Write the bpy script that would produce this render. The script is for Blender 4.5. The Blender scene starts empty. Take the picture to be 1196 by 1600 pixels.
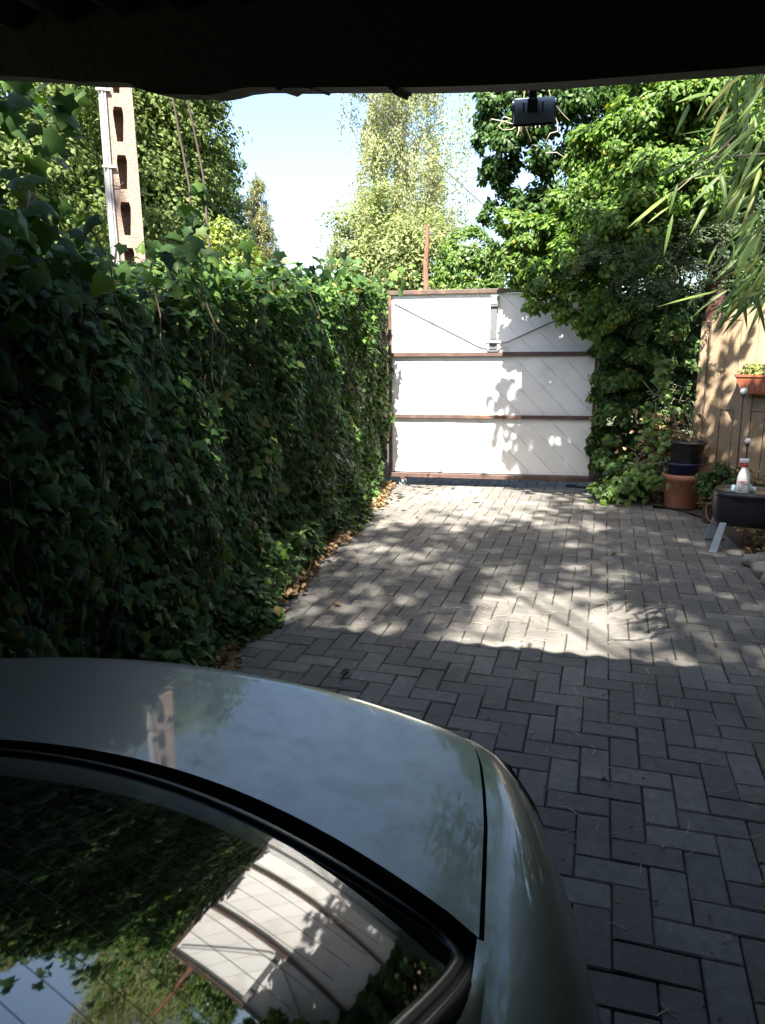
import bpy, bmesh, math, random
import numpy as np
from mathutils import Vector, Matrix, noise

random.seed(7)
rng = np.random.default_rng(7)
scene = bpy.context.scene
COL = scene.collection

# ------------------------------------------------------------------ camera
F_PX, PITCH, YAW, ROLL, CAM_H = 1150.3, math.radians(12.70), math.radians(-16.49), math.radians(-0.43), 1.568
_fw = np.array([math.sin(YAW)*math.cos(PITCH), math.cos(YAW)*math.cos(PITCH), -math.sin(PITCH)])
_r0 = np.array([math.cos(YAW), -math.sin(YAW), 0.0])
_u0 = np.cross(_r0, _fw)
_r = math.cos(ROLL)*_r0 + math.sin(ROLL)*_u0
_u = -math.sin(ROLL)*_r0 + math.cos(ROLL)*_u0
CAM = np.array([0.0, 0.0, CAM_H])
cd = bpy.data.cameras.new('camera'); cam = bpy.data.objects.new('camera', cd); COL.objects.link(cam)
cd.sensor_fit = 'HORIZONTAL'; cd.sensor_width = 36.0; cd.lens = 36.0*F_PX/1196.0
cd.clip_start = 0.02; cd.clip_end = 2000.0
cam.matrix_world = Matrix(((_r[0], _u[0], -_fw[0], 0), (_r[1], _u[1], -_fw[1], 0), (_r[2], _u[2], -_fw[2], CAM_H), (0, 0, 0, 1)))
scene.camera = cam

# ------------------------------------------------------------------ light
SUN_EL, SUN_AZ = math.radians(53.6), math.radians(-3.0)      # light travels towards +Y, a little towards +X
LDIR = Vector((math.sin(SUN_AZ)*math.cos(SUN_EL), math.cos(SUN_AZ)*math.cos(SUN_EL), -math.sin(SUN_EL)))
sd = bpy.data.lights.new('sun', 'SUN'); sd.energy = 5.0; sd.angle = math.radians(0.53); sd.color = (1.0, 0.95, 0.87)
sun = bpy.data.objects.new('sun', sd); COL.objects.link(sun)
sun.rotation_euler = LDIR.to_track_quat('-Z', 'Y').to_euler()
world = bpy.data.worlds.new('World'); scene.world = world; world.use_nodes = True
wn = world.node_tree; wn.nodes.clear()
sky = wn.nodes.new('ShaderNodeTexSky'); sky.sky_type = 'NISHITA'; sky.sun_disc = False
sky.sun_elevation = SUN_EL
sky.sun_rotation = math.atan2(-LDIR.x, -LDIR.y)
sky.air_density = 1.0; sky.dust_density = 2.2; sky.ozone_density = 1.0
bg = wn.nodes.new('ShaderNodeBackground'); bg.inputs[1].default_value = 0.076
wo = wn.nodes.new('ShaderNodeOutputWorld')
wn.links.new(sky.outputs[0], bg.inputs[0]); wn.links.new(bg.outputs[0], wo.inputs[0])
vs = scene.view_settings
vs.view_transform = 'Standard'; vs.look = 'None'; vs.gamma = 1.0; vs.use_curve_mapping = False
vs.exposure = 2.45

# ------------------------------------------------------------------ helpers
def ray(px, py):
    d = _fw + _r*(px-598)/F_PX - _u*(py-800)/F_PX
    return d
def at_y(px, py, Y): d = ray(px, py); return CAM + d*(Y/d[1])
def at_z(px, py, z): d = ray(px, py); return CAM + d*((z-CAM_H)/d[2])
def at_d(px, py, dist): d = ray(px, py); return CAM + d*(dist/math.hypot(d[0], d[1]))
def to_px(P):
    D = np.asarray(P) - CAM
    z = D@_fw
    return np.stack([598 + F_PX*(D@_r)/z, 800 - F_PX*(D@_u)/z, z], -1)

def mesh_np(name, verts, faces, mat, parent=None, smooth=False, uvgrid=None):
    """verts (n,3), faces (m,k) all with k corners"""
    me = bpy.data.meshes.new(name)
    verts = np.asarray(verts, np.float32); faces = np.asarray(faces, np.int32)
    me.vertices.add(len(verts)); me.vertices.foreach_set('co', verts.ravel())
    k = faces.shape[1]
    me.loops.add(faces.size); me.loops.foreach_set('vertex_index', faces.ravel())
    me.polygons.add(len(faces)); me.polygons.foreach_set('loop_start', np.arange(0, faces.size, k, dtype=np.int32))
    me.update(calc_edges=True)
    if smooth: me.polygons.foreach_set('use_smooth', np.ones(len(faces), bool))
    me.validate()
    if mat: me.materials.append(mat)
    return link(name, me, parent)
def link(name, me, parent=None):
    o = bpy.data.objects.new(name, me); COL.objects.link(o)
    if parent: o.parent = parent
    return o
def bm_obj(name, bm, mat, parent=None, smooth=False):
    me = bpy.data.meshes.new(name)
    bmesh.ops.recalc_face_normals(bm, faces=bm.faces[:])
    bm.to_mesh(me); bm.free()
    if smooth:
        for p in me.polygons: p.use_smooth = True
    if mat: me.materials.append(mat)
    return link(name, me, parent)
def tag(o, label=None, cat=None, group=None, kind=None):
    if label: o['label'] = label
    if cat: o['category'] = cat
    if group: o['group'] = group
    if kind: o['kind'] = kind
    return o
def empty(name, loc=(0, 0, 0), rz=0, label=None, cat=None, group=None):
    o = bpy.data.objects.new(name, None); COL.objects.link(o)
    o.location = loc; o.rotation_euler = (0, 0, rz); o.empty_display_size = .1
    return tag(o, label, cat, group)
def add_box(bm, c, s, rot=None, bevel=0):
    r = bmesh.ops.create_cube(bm, size=1.0)
    M = Matrix.Translation(c) @ (rot.to_4x4() if rot is not None else Matrix.Identity(4)) @ Matrix.Diagonal((s[0], s[1], s[2], 1))
    bmesh.ops.transform(bm, matrix=M, verts=r['verts'])
    if bevel:
        ed = list({e for v in r['verts'] for e in v.link_edges})
        bmesh.ops.bevel(bm, geom=ed, offset=bevel, segments=2, affect='EDGES', profile=.5)
def box(name, c, s, mat, parent=None, rot=None, bevel=0.0):
    bm = bmesh.new(); add_box(bm, c, s, rot, bevel); return bm_obj(name, bm, mat, parent)
def tube_data(paths, seg=6):
    V, Fc, n = [], [], 0
    for pts, r0, r1 in paths:
        pts = [Vector(p) for p in pts]; m = len(pts); prev = None
        for i, p in enumerate(pts):
            t = (pts[min(i+1, m-1)] - pts[max(i-1, 0)])
            t = t.normalized() if t.length > 1e-9 else Vector((0, 0, 1))
            if prev is None:
                a = t.orthogonal().normalized()
            else:
                a = (prev - t*prev.dot(t)); a = a.normalized() if a.length > 1e-6 else t.orthogonal().normalized()
            prev = a; b = t.cross(a)
            r = r0 + (r1-r0)*i/max(1, m-1)
            for k in range(seg):
                an = 2*math.pi*k/seg
                V.append(p + (a*math.cos(an) + b*math.sin(an))*r)
        for i in range(m-1):
            for k in range(seg):
                Fc.append((n+i*seg+k, n+i*seg+(k+1) % seg, n+(i+1)*seg+(k+1) % seg, n+(i+1)*seg+k))
        n = len(V)
    return V, Fc
def tubes(name, paths, mat, parent=None, seg=6, smooth=True):
    V, Fc = tube_data(paths, seg)
    return mesh_np(name, V, Fc, mat, parent, smooth)
def lathe(name, prof, mat, parent=None, seg=32, loc=(0, 0, 0)):
    V, Fc = [], []
    for r, z in prof:
        for k in range(seg):
            a = 2*math.pi*k/seg; V.append((loc[0]+r*math.cos(a), loc[1]+r*math.sin(a), loc[2]+z))
    for i in range(len(prof)-1):
        for k in range(seg):
            Fc.append((i*seg+k, i*seg+(k+1) % seg, (i+1)*seg+(k+1) % seg, (i+1)*seg+k))
    o = mesh_np(name, V, Fc, mat, parent, True)
    return o
def autosmooth(o, deg=35):
    me = o.data
    me.polygons.foreach_set('use_smooth', np.ones(len(me.polygons), bool))
    try: me.set_sharp_from_angle(angle=math.radians(deg))
    except Exception: pass
    return o

# ------------------------------------------------------------------ materials
def mat(name, col, rough=.6, metal=0.0, var=.0, scale=8.0, bump=0.0, bscale=60.0, col2=None, coat=0.0, spec=.5, rand=None, ior=1.5, patch=None):
    m = bpy.data.materials.new(name); m.use_nodes = True
    nt = m.node_tree; N = nt.nodes; L = nt.links
    b = N['Principled BSDF']
    b.inputs['Roughness'].default_value = rough; b.inputs['Metallic'].default_value = metal
    b.inputs['Specular IOR Level'].default_value = spec; b.inputs['IOR'].default_value = ior
    b.inputs['Coat Weight'].default_value = coat; b.inputs['Coat Roughness'].default_value = .03
    geo = N.new('ShaderNodeNewGeometry')
    def ncol(c): return (c[0], c[1], c[2], 1)
    out = None
    if var > 0 or col2:
        c2 = col2 or tuple(x*(1-var) for x in col)
        no = N.new('ShaderNodeTexNoise'); no.inputs['Scale'].default_value = scale; no.inputs['Detail'].default_value = 6; no.inputs['Roughness'].default_value = .65
        L.new(geo.outputs['Position'], no.inputs['Vector'])
        rp = N.new('ShaderNodeValToRGB'); rp.color_ramp.elements[0].position = .32; rp.color_ramp.elements[1].position = .68
        rp.color_ramp.elements[0].color = ncol(c2); rp.color_ramp.elements[1].color = ncol(col)
        L.new(no.outputs['Fac'], rp.inputs[0]); out = rp.outputs[0]
    if rand:
        if rand[0] == 'object':
            oi = N.new('ShaderNodeObjectInfo'); rs = oi.outputs['Random']
        else:
            rs = geo.outputs['Random Per Island']
        mr = N.new('ShaderNodeMapRange'); mr.inputs['To Min'].default_value = 1-rand[1]; mr.inputs['To Max'].default_value = 1+rand[1]
        L.new(rs, mr.inputs[0])
        mx = N.new('ShaderNodeMix'); mx.data_type = 'RGBA'; mx.blend_type = 'MULTIPLY'; mx.inputs[0].default_value = 1
        if out: L.new(out, mx.inputs[6])
        else: mx.inputs[6].default_value = ncol(col)
        L.new(mr.outputs[0], mx.inputs[7]); out = mx.outputs[2]
    if patch:       # large stains: (colour, scale, low, high)
        n2 = N.new('ShaderNodeTexNoise'); n2.inputs['Scale'].default_value = patch[1]; n2.inputs['Detail'].default_value = 5
        L.new(geo.outputs['Position'], n2.inputs['Vector'])
        m2 = N.new('ShaderNodeMapRange'); m2.inputs['From Min'].default_value = patch[2]; m2.inputs['From Max'].default_value = patch[3]
        L.new(n2.outputs['Fac'], m2.inputs[0])
        mx = N.new('ShaderNodeMix'); mx.data_type = 'RGBA'
        L.new(m2.outputs[0], mx.inputs[0])
        if out: L.new(out, mx.inputs[6])
        else: mx.inputs[6].default_value = ncol(col)
        mx.inputs[7].default_value = ncol(patch[0]); out = mx.outputs[2]
    if out: L.new(out, b.inputs['Base Color'])
    else: b.inputs['Base Color'].default_value = ncol(col)
    if bump > 0:
        nb = N.new('ShaderNodeTexNoise'); nb.inputs['Scale'].default_value = bscale; nb.inputs['Detail'].default_value = 5
        L.new(geo.outputs['Position'], nb.inputs['Vector'])
        bp = N.new('ShaderNodeBump'); bp.inputs['Strength'].default_value = bump; bp.inputs['Distance'].default_value = .01
        L.new(nb.outputs['Fac'], bp.inputs['Height']); L.new(bp.outputs[0], b.inputs['Normal'])
    return m

def leafmat(name, stops, src='island', trans=.3, rough=.42, spec=.4, tint=1.25):
    """stops: list of (pos, colour)"""
    m = bpy.data.materials.new(name); m.use_nodes = True
    nt = m.node_tree; N = nt.nodes; L = nt.links
    b = N['Principled BSDF']; out = N['Material Output']
    b.inputs['Roughness'].default_value = rough; b.inputs['Specular IOR Level'].default_value = spec
    geo = N.new('ShaderNodeNewGeometry')
    if src == 'island': rs = geo.outputs['Random Per Island']
    else:
        oi = N.new('ShaderNodeObjectInfo'); rs = oi.outputs['Random']
    rp = N.new('ShaderNodeValToRGB'); cr = rp.color_ramp
    while len(cr.elements) < len(stops): cr.elements.new(.5)
    for e, (p, c) in zip(cr.elements, stops):
        e.position = p; e.color = (c[0], c[1], c[2], 1)
    L.new(rs, rp.inputs[0])
    no = N.new('ShaderNodeTexNoise'); no.inputs['Scale'].default_value = 2.2; no.inputs['Detail'].default_value = 3
    L.new(geo.outputs['Position'], no.inputs['Vector'])
    mr = N.new('ShaderNodeMapRange'); mr.inputs['From Min'].default_value = .3; mr.inputs['From Max'].default_value = .7
    mr.inputs['To Min'].default_value = .75; mr.inputs['To Max'].default_value = 1.25
    L.new(no.outputs['Fac'], mr.inputs[0])
    mx = N.new('ShaderNodeMix'); mx.data_type = 'RGBA'; mx.blend_type = 'MULTIPLY'; mx.inputs[0].default_value = 1
    L.new(rp.outputs[0], mx.inputs[6]); L.new(mr.outputs[0], mx.inputs[7])
    L.new(mx.outputs[2], b.inputs['Base Color'])
    tr = N.new('ShaderNodeBsdfTranslucent')
    m2 = N.new('ShaderNodeMix'); m2.data_type = 'RGBA'; m2.blend_type = 'MULTIPLY'; m2.inputs[0].default_value = 1
    L.new(mx.outputs[2], m2.inputs[6]); m2.inputs[7].default_value = (tint*1.25, tint*1.35, tint*.5, 1)
    L.new(m2.outputs[2], tr.inputs['Color'])
    ms = N.new('ShaderNodeMixShader'); ms.inputs[0].default_value = trans
    L.new(b.outputs[0], ms.inputs[1]); L.new(tr.outputs[0], ms.inputs[2]); L.new(ms.outputs[0], out.inputs['Surface'])
    return m

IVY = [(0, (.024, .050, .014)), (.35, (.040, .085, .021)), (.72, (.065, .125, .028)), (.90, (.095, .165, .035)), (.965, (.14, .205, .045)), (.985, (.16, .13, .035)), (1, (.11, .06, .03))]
M = dict(
    paver_o=mat('paver_single', (.185, .172, .15), .88, var=.36, scale=26, bump=.5, bscale=190, rand=('object', .26), patch=((.10, .094, .082), 1.7, .46, .68)),
    paver_i=mat('paver_field', (.185, .172, .15), .88, var=.36, scale=26, bump=.5, bscale=190, rand=('island', .26), patch=((.10, .094, .082), 1.7, .46, .68)),
    sand=mat('joint_sand', (.035, .031, .024), .95, var=.5, scale=40, bump=.6, bscale=150),
    soil=mat('soil', (.075, .052, .034), .95, var=.55, scale=18, bump=1.0, bscale=60),
    ground=mat('ground', (.07, .085, .035), .95, var=.5, scale=2, bump=.8, bscale=20),
    dark_wood=mat('dark_stained_wood', (.022, .017, .014), .8, var=.4, scale=12, bump=.5, bscale=40),
    roof=mat('fibre_cement', (.07, .068, .064), .9, var=.3, scale=6, bump=.3),
    brick=mat('shading_wall', (.05, .042, .037), .9, var=.3, scale=5, bump=.4),
    white=mat('white_paint', (.80, .79, .76), .5, var=.05, scale=3, bump=.12, bscale=30, patch=((.62, .59, .53), 3.1, .52, .80), rand=('object', .035)),
    brown_steel=mat('brown_steel', (.105, .062, .048), .6, var=.4, scale=14, bump=.25, rand=None, patch=((.17, .085, .055), 7, .55, .72)),
    galv=mat('galvanised', (.16, .165, .165), .5, .4, var=.2, scale=20),
    steel=mat('rod_steel', (.22, .21, .20), .45, .6, var=.3, scale=20),
    concrete=mat('pole_concrete', (.40, .29, .23), .9, col2=(.22, .15, .115), scale=70, bump=.8, bscale=160),
    cable=mat('cable_grey', (.34, .33, .32), .55, var=.2, scale=10),
    strap=mat('strap_white', (.75, .74, .72), .5),
    fence=mat('fence_wood', (.34, .245, .15), .75, var=.32, scale=9, bump=.3, bscale=50, rand=('object', .1), patch=((.27, .19, .115), 3, .5, .75)),
    old_wood=mat('old_wood', (.12, .085, .055), .85, var=.5, scale=12, bump=.5),
    terracotta=mat('terracotta', (.46, .19, .105), .75, var=.22, scale=10, bump=.15, patch=((.34, .15, .09), 8, .5, .75)),
    orange=mat('orange_plastic', (.33, .105, .05), .45, var=.2, scale=15),
    pot_black=mat('pot_black', (.03, .031, .032), .5, var=.3, scale=18, patch=((.10, .085, .06), 9, .55, .75)),
    pot_blue=mat('pot_blue', (.018, .026, .075), .4, var=.25, scale=14),
    pot_soil=mat('pot_soil', (.34, .26, .17), .95, var=.5, scale=30, bump=.8),
    tub=mat('tub_black', (.010, .011, .015), .42, var=.2, scale=12, bump=.05),
    tub_top=mat('tub_top', (.17, .13, .09), .6, var=.5, scale=14),
    leg_grey=mat('leg_grey', (.36, .42, .46), .5, var=.15, scale=10),
    bottle=mat('bottle_white', (.74, .74, .72), .3, var=.05, scale=6),
    red=mat('red_plastic', (.45, .02, .025), .35),
    labelm=mat('bottle_label', (.62, .58, .52), .5, col2=(.25, .28, .36), scale=55),
    labelred=mat('label_red', (.5, .06, .05), .5),
    cloth=mat('cloth_blue', (.50, .66, .72), .8, var=.15, scale=30, bump=.4),
    rock=mat('rock', (.26, .245, .21), .9, var=.45, scale=9, bump=.8, bscale=40, patch=((.09, .10, .06), 5, .55, .7)),
    planter=mat('dark_planter', (.055, .06, .06), .7, var=.4, scale=20, bump=.4),
    paint=None, glass=mat('car_glass', (.010, .012, .011), .025, ior=1.95, spec=.5, var=.7, scale=35),
    rubber=mat('rubber_black', (.008, .008, .009), .35, var=.2, scale=30),
    chrome=mat('rim_alloy', (.5, .5, .5), .3, .9),
    tyre=mat('tyre', (.015, .015, .015), .8),
    taillamp=mat('tail_lamp', (.28, .01, .012), .12, coat=1),
    lamp=mat('lamp_grey', (.42, .52, .64), .38, .0, var=.15, scale=20),
    lamp_dark=mat('lamp_dark', (.012, .012, .014), .5),
    bark=mat('bark', (.11, .085, .06), .9, var=.5, scale=10, bump=1.0, bscale=25),
    bark_red=mat('bark_red', (.085, .036, .024), .9, var=.55, scale=12, bump=1.0, bscale=30),
    bark_white=mat('bark_birch', (.62, .6, .55), .8, col2=(.12, .1, .09), scale=7),
    stem=mat('ivy_stem', (.15, .11, .07), .85, var=.4, scale=20),
    twig=mat('dry_twig', (.52, .42, .28), .8, var=.35, scale=30),
    straw=mat('straw', (.46, .40, .30), .8, rand=('island', .35)),
    rust=mat('rust', (.27, .115, .075), .9, var=.4, scale=12, bump=.6, bscale=30),
    globe=mat('globe_white', (.78, .78, .76), .15, spec=.6),
    wire=mat('wire_brown', (.12, .085, .07), .7),
    ivy=leafmat('ivy_leaf', IVY, 'island', .22, .5, .18),
    ivy_o=leafmat('ivy_leaf_single', IVY, 'object', .22, .48, .2),
    ivy_lit=leafmat('sunlit_ivy_leaf', [(0, (.05, .10, .018)), (.5, (.075, .14, .024)), (.93, (.12, .19, .035)), (1, (.22, .2, .05))], 'island', .3),  # lighter copy of the ivy colours, sunlight put into the leaf tone
    shrub=leafmat('shrub_leaf', [(0, (.045, .09, .016)), (.5, (.08, .15, .025)), (.95, (.13, .21, .035)), (1, (.3, .24, .04))], 'island', .3, .45, .25),
    shrub_dark=leafmat('dark_shrub_leaf', [(0, (.02, .045, .012)), (.6, (.035, .075, .016)), (1, (.06, .11, .022))], 'island', .22, .45, .25),
    thuja=leafmat('thuja_spray', [(0, (.045, .07, .035)), (1, (.085, .115, .06))], 'island', .15, .7, .12),
    bamboo=leafmat('bamboo_leaf', [(0, (.07, .12, .03)), (.6, (.12, .19, .045)), (.9, (.19, .24, .06)), (1, (.32, .28, .08))], 'object', .35, .45),
    oak=leafmat('oak_leaf', [(0, (.07, .105, .032)), (.6, (.11, .15, .045)), (1, (.17, .205, .065))], 'island', .3, .6, .15),
    oak2=leafmat('oak_leaf_blue', [(0, (.07, .115, .05)), (.6, (.105, .155, .065)), (1, (.15, .20, .085))], 'island', .3),
    spruce=leafmat('spruce_needle', [(0, (.12, .13, .065)), (1, (.24, .23, .12))], 'island', .2, .7, .1),
    birch=leafmat('birch_leaf', [(0, (.15, .175, .085)), (.6, (.24, .255, .14)), (1, (.36, .36, .22))], 'island', .35, .6, .15),
    birch2=leafmat('birch_leaf_green', [(0, (.12, .155, .06)), (.6, (.17, .20, .08)), (1, (.24, .25, .11))], 'island', .35, .6, .15),
    bush=leafmat('bush_leaf', [(0, (.12, .17, .03)), (1, (.21, .25, .05))], 'island', .3),
    litter=leafmat('dry_leaf', [(0, (.10, .065, .035)), (.5, (.20, .13, .07)), (1, (.36, .25, .14))], 'island', .15, .7, .2),
    wood=leafmat('far_wood_leaf', [(0, (.04, .07, .02)), (1, (.09, .13, .035))], 'island', .2),
)
def car_paint():
    m = mat('car_paint', (.335, .34, .295), .40, .6, coat=1.0)
    nt = m.node_tree; N = nt.nodes; L = nt.links; b = N['Principled BSDF']
    geo = N.new('ShaderNodeNewGeometry')
    n1 = N.new('ShaderNodeTexNoise'); n1.inputs['Scale'].default_value = 5.5; n1.inputs['Detail'].default_value = 8; n1.inputs['Roughness'].default_value = .7
    L.new(geo.outputs['Position'], n1.inputs['Vector'])
    mr = N.new('ShaderNodeMapRange'); mr.inputs['From Min'].default_value = .35; mr.inputs['From Max'].default_value = .7
    mr.inputs['To Min'].default_value = .02; mr.inputs['To Max'].default_value = .07
    L.new(n1.outputs['Fac'], mr.inputs[0]); L.new(mr.outputs[0], b.inputs['Coat Roughness'])
    # dust film
    n2 = N.new('ShaderNodeTexNoise'); n2.inputs['Scale'].default_value = 22; n2.inputs['Detail'].default_value = 8; n2.inputs['Roughness'].default_value = .8
    L.new(geo.outputs['Position'], n2.inputs['Vector'])
    m2 = N.new('ShaderNodeMapRange'); m2.inputs['From Min'].default_value = .42; m2.inputs['From Max'].default_value = .85; m2.inputs['To Max'].default_value = .5
    L.new(n2.outputs['Fac'], m2.inputs[0])
    df = N.new('ShaderNodeBsdfDiffuse'); df.inputs['Color'].default_value = (.30, .27, .22, 1)
    ms = N.new('ShaderNodeMixShader'); L.new(m2.outputs[0], ms.inputs[0]); L.new(b.outputs[0], ms.inputs[1]); L.new(df.outputs[0], ms.inputs[2])
    L.new(ms.outputs[0], N['Material Output'].inputs['Surface'])
    n3 = N.new('ShaderNodeTexNoise'); n3.inputs['Scale'].default_value = 260; n3.inputs['Detail'].default_value = 2
    L.new(geo.outputs['Position'], n3.inputs['Vector'])
    m3 = N.new('ShaderNodeMapRange'); m3.inputs['From Min'].default_value = .66; m3.inputs['From Max'].default_value = .74; m3.inputs['To Max'].default_value = .35
    L.new(n3.outputs['Fac'], m3.inputs[0])
    ad = N.new('ShaderNodeMath'); ad.operation = 'MAXIMUM'; L.new(m2.outputs[0], ad.inputs[0]); L.new(m3.outputs[0], ad.inputs[1]); L.new(ad.outputs[0], ms.inputs[0])
    return m
M['paint'] = car_paint()

# ------------------------------------------------------------------ leaf clouds
def leaf_template(kind):
    if kind == 'ivy':
        o = [(0, .06), (.27, -.08), (.33, .12), (.52, .34), (.27, .46), (.17, .70), (0, 1.0)]
        pts = o + [(-x, y) for x, y in o[-2:0:-1]]
        V = [(0, .30, .03)] + [(x, y, -.28*abs(x)**1.2-.10*(y-.3)**2) for x, y in pts]
        n = len(pts)
        Fc = [(0, 1+i, 1+(i+1) % n) for i in range(n)]
    elif kind == 'oval':
        V = [(0, 0, 0), (.26, .3, -.09), (.24, .62, -.11), (0, 1, -.14), (-.24, .62, -.11), (-.26, .3, -.09), (0, .45, .02)]
        Fc = [(6, 0, 1), (6, 1, 2), (6, 2, 3), (6, 3, 4), (6, 4, 5), (6, 5, 0)]
    elif kind == 'tiny':
        V = [(0, 0, 0), (.33, .5, -.08), (0, 1, 0), (-.33, .5, -.08)]
        Fc = [(0, 1, 2), (0, 2, 3)]
    elif kind == 'needle':
        V = [(0, 0, 0), (.10, .5, -.03), (0, 1, 0), (-.10, .5, -.03)]
        Fc = [(0, 1, 2), (0, 2, 3)]
    elif kind == 'dry':
        V = [(0, 0, .0), (.30, .3, .16), (.26, .68, .10), (0, 1, .12), (-.22, .62, .18), (-.3, .28, .06), (0, .5, -.02)]
        Fc = [(6, 0, 1), (6, 1, 2), (6, 2, 3), (6, 3, 4), (6, 4, 5), (6, 5, 0)]
    elif kind == 'blade':
        V, Fc = [], []
        for i, (y, w) in enumerate([(0, .006), (.12, .036), (.4, .050), (.75, .032), (1, .002)]):
            z = -.16*y*y
            V += [(-w, y, z-.012), (0, y, z), (w, y, z-.012)]
        for i in range(4):
            a = i*3
            for j in (0, 1):
                Fc += [(a+j, a+j+1, a+3+j+1), (a+j, a+3+j+1, a+3+j)]
    return np.array(V, float), np.array(Fc, int)
def basis(nrm, tip):
    n = nrm/np.linalg.norm(nrm, axis=1, keepdims=True)
    t = tip - n*(tip*n).sum(1, keepdims=True)
    t /= np.maximum(np.linalg.norm(t, axis=1, keepdims=True), 1e-6)
    x = np.cross(t, n)
    return x, t, n
def leaf_cloud(name, pos, nrm, tip, size, kind, material, parent=None, stuff=True):
    T, Fc = leaf_template(kind)
    x, t, n = basis(nrm, tip)
    s = size[:, None, None]
    wid = (1 + .25*rng.standard_normal(len(pos)))[:, None, None].clip(.6, 1.5)
    bend = rng.uniform(.3, 2.2, len(pos))[:, None, None]
    V = pos[:, None, :] + s*(wid*T[None, :, 0:1]*x[:, None, :] + T[None, :, 1:2]*t[:, None, :] + bend*T[None, :, 2:3]*n[:, None, :])
    k = len(T)
    Fa = (Fc[None] + (np.arange(len(pos))*k)[:, None, None]).reshape(-1, 3)
    o = mesh_np(name, V.reshape(-1, 3), Fa, material, parent, True)
    if stuff: o['kind'] = 'stuff'
    return o
def rnd(n, s=1.0): return rng.standard_normal((n, 3))*s
def lump_points(lumps, per_m2, sub=.3, flat=1.0, fill=.25, ncl=1.6):
    """leafy points on a set of (centre, radius) lumps: sub-clumps on each shell, leaves round each sub-clump"""
    P, Nn = [], []
    for c, r in lumps:
        c = np.array(c, float)
        rad = np.array([r, r, r*flat]) if np.isscalar(r) else np.array(r, float)
        rm = rad.mean()
        n = int(4*math.pi*rm*rm*per_m2)
        ns = max(9, int(14*ncl*(rm/.5)**1.2))
        d = rnd(ns); d /= np.linalg.norm(d, axis=1, keepdims=True)
        depth = 1 - fill*rng.random(ns)**2
        sc = c + d*rad*depth[:, None]
        idx = rng.integers(0, ns, n)
        off = rnd(n); off /= np.linalg.norm(off, axis=1, keepdims=True)
        off *= (rng.random(n)**.45)[:, None]*sub*rm*rng.uniform(.7, 1.35, n)[:, None]
        P.append(sc[idx] + off*np.array([1, 1, .8]))
        Nn.append(d[idx]*.8 + off/(sub*rm) + np.array([0, 0, .55]))
    return np.concatenate(P), np.concatenate(Nn)
def crown(name, lumps, per_m2, size, kind, material, parent, sub=.3, flat=1.0, fill=.25, droop=.6, ncl=1.6):
    P, N_ = lump_points(lumps, per_m2, sub, flat, fill, ncl)
    n = len(P)
    nr = N_ + rnd(n, .45)
    tip = rnd(n, .7) + np.array([0, 0, -droop]) + N_*.3
    sz = size*rng.uniform(.6, 1.25, n)
    return leaf_cloud(name, P, nr, tip, sz, kind, material, parent)
def branchy(name, base, tips, r0, material, parent, seg=7, wob=.08):
    paths = []
    for tp in tips:
        a = Vector(base); b = Vector(tp); pts = []
        for i in range(8):
            f = i/7
            p = a.lerp(b, f); p.x = a.x+(b.x-a.x)*f**1.5; p.y = a.y+(b.y-a.y)*f**1.5
            w = wob*(b-a).length*math.sin(f*math.pi)
            p += Vector((random.uniform(-1, 1), random.uniform(-1, 1), 0))*w*.5
            pts.append(p)
        paths.append((pts, r0, r0*.25))
    return tubes(name, paths, material, parent, seg)

# ------------------------------------------------------------------ ground and paving
def struct(o): o['kind'] = 'structure'; return o
def sheet(name, poly, z, material, parent=None, sub=0, bump=0):
    bm = bmesh.new()
    f = bm.faces.new([bm.verts.new((x, y, z)) for x, y in poly])
    if sub:
        bmesh.ops.triangulate(bm, faces=bm.faces[:])
        for _ in range(sub): bmesh.ops.subdivide_edges(bm, edges=bm.edges[:], cuts=1, use_grid_fill=True)
        for v in bm.verts: v.co.z += bump*(noise.noise(v.co*6)+.3*noise.noise(v.co*23))
    return bm_obj(name, bm, material, parent)
struct(sheet('ground', [(-400, -400), (400, -400), (400, 400), (-400, 400)], -.06, M['ground']))
drive = struct(sheet('driveway', [(-3.4, -5), (3.2, -5), (3.2, 13), (-3.4, 13)], -.012, M['sand']))
S = .11; U0, V0 = .02, 27.25
def left_edge(Y): return -1.80 - .093*(Y-3.0)
def right_edge(Y):
    if Y < 5.6: return 1.2
    if Y < 6.9: return 1.22
    return 3.2 if Y > 8.6 else 1.35 - (Y-6.9)*1.05
def paver_mesh(name, w, d, k):
    """w along x, d along y, chamfered, origin at centre of its top"""
    bm = bmesh.new(); rs = random.Random(k)
    hw, hd, c = w/2-.0024, d/2-.0024, .0042
    top = [(-hw+c, -hd+c), (hw-c, -hd+c), (hw-c, hd-c), (-hw+c, hd-c)]
    mid = [(-hw, -hd), (hw, -hd), (hw, hd), (-hw, hd)]
    tv = [bm.verts.new((x+rs.uniform(-.0012, .0012), y+rs.uniform(-.0012, .0012), rs.uniform(-.0006, .0006))) for x, y in top]
    ctr = bm.verts.new((rs.uniform(-.01, .01), rs.uniform(-.01, .01), rs.uniform(-.0012, .0008)))
    mv = [bm.verts.new((x+rs.uniform(-.0012, .0012), y+rs.uniform(-.0012, .0012), -.005)) for x, y in mid]
    bv = [bm.verts.new((x, y, -.05)) for x, y in mid]
    for i in range(4):
        j = (i+1) % 4
        bm.faces.new((ctr, tv[i], tv[j])); bm.faces.new((tv[i], mv[i], mv[j], tv[j])); bm.faces.new((mv[i], bv[i], bv[j], mv[j]))
    me = bpy.data.meshes.new(name); bmesh.ops.recalc_face_normals(bm, faces=bm.faces[:]); bm.to_mesh(me); bm.free()
    me.materials.append(M['paver_o'])
    return me
PH = [paver_mesh('paver', .22, .11, k) for k in range(6)]
PV = [paver_mesh('paver', .11, .22, k+10) for k in range(6)]
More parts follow.
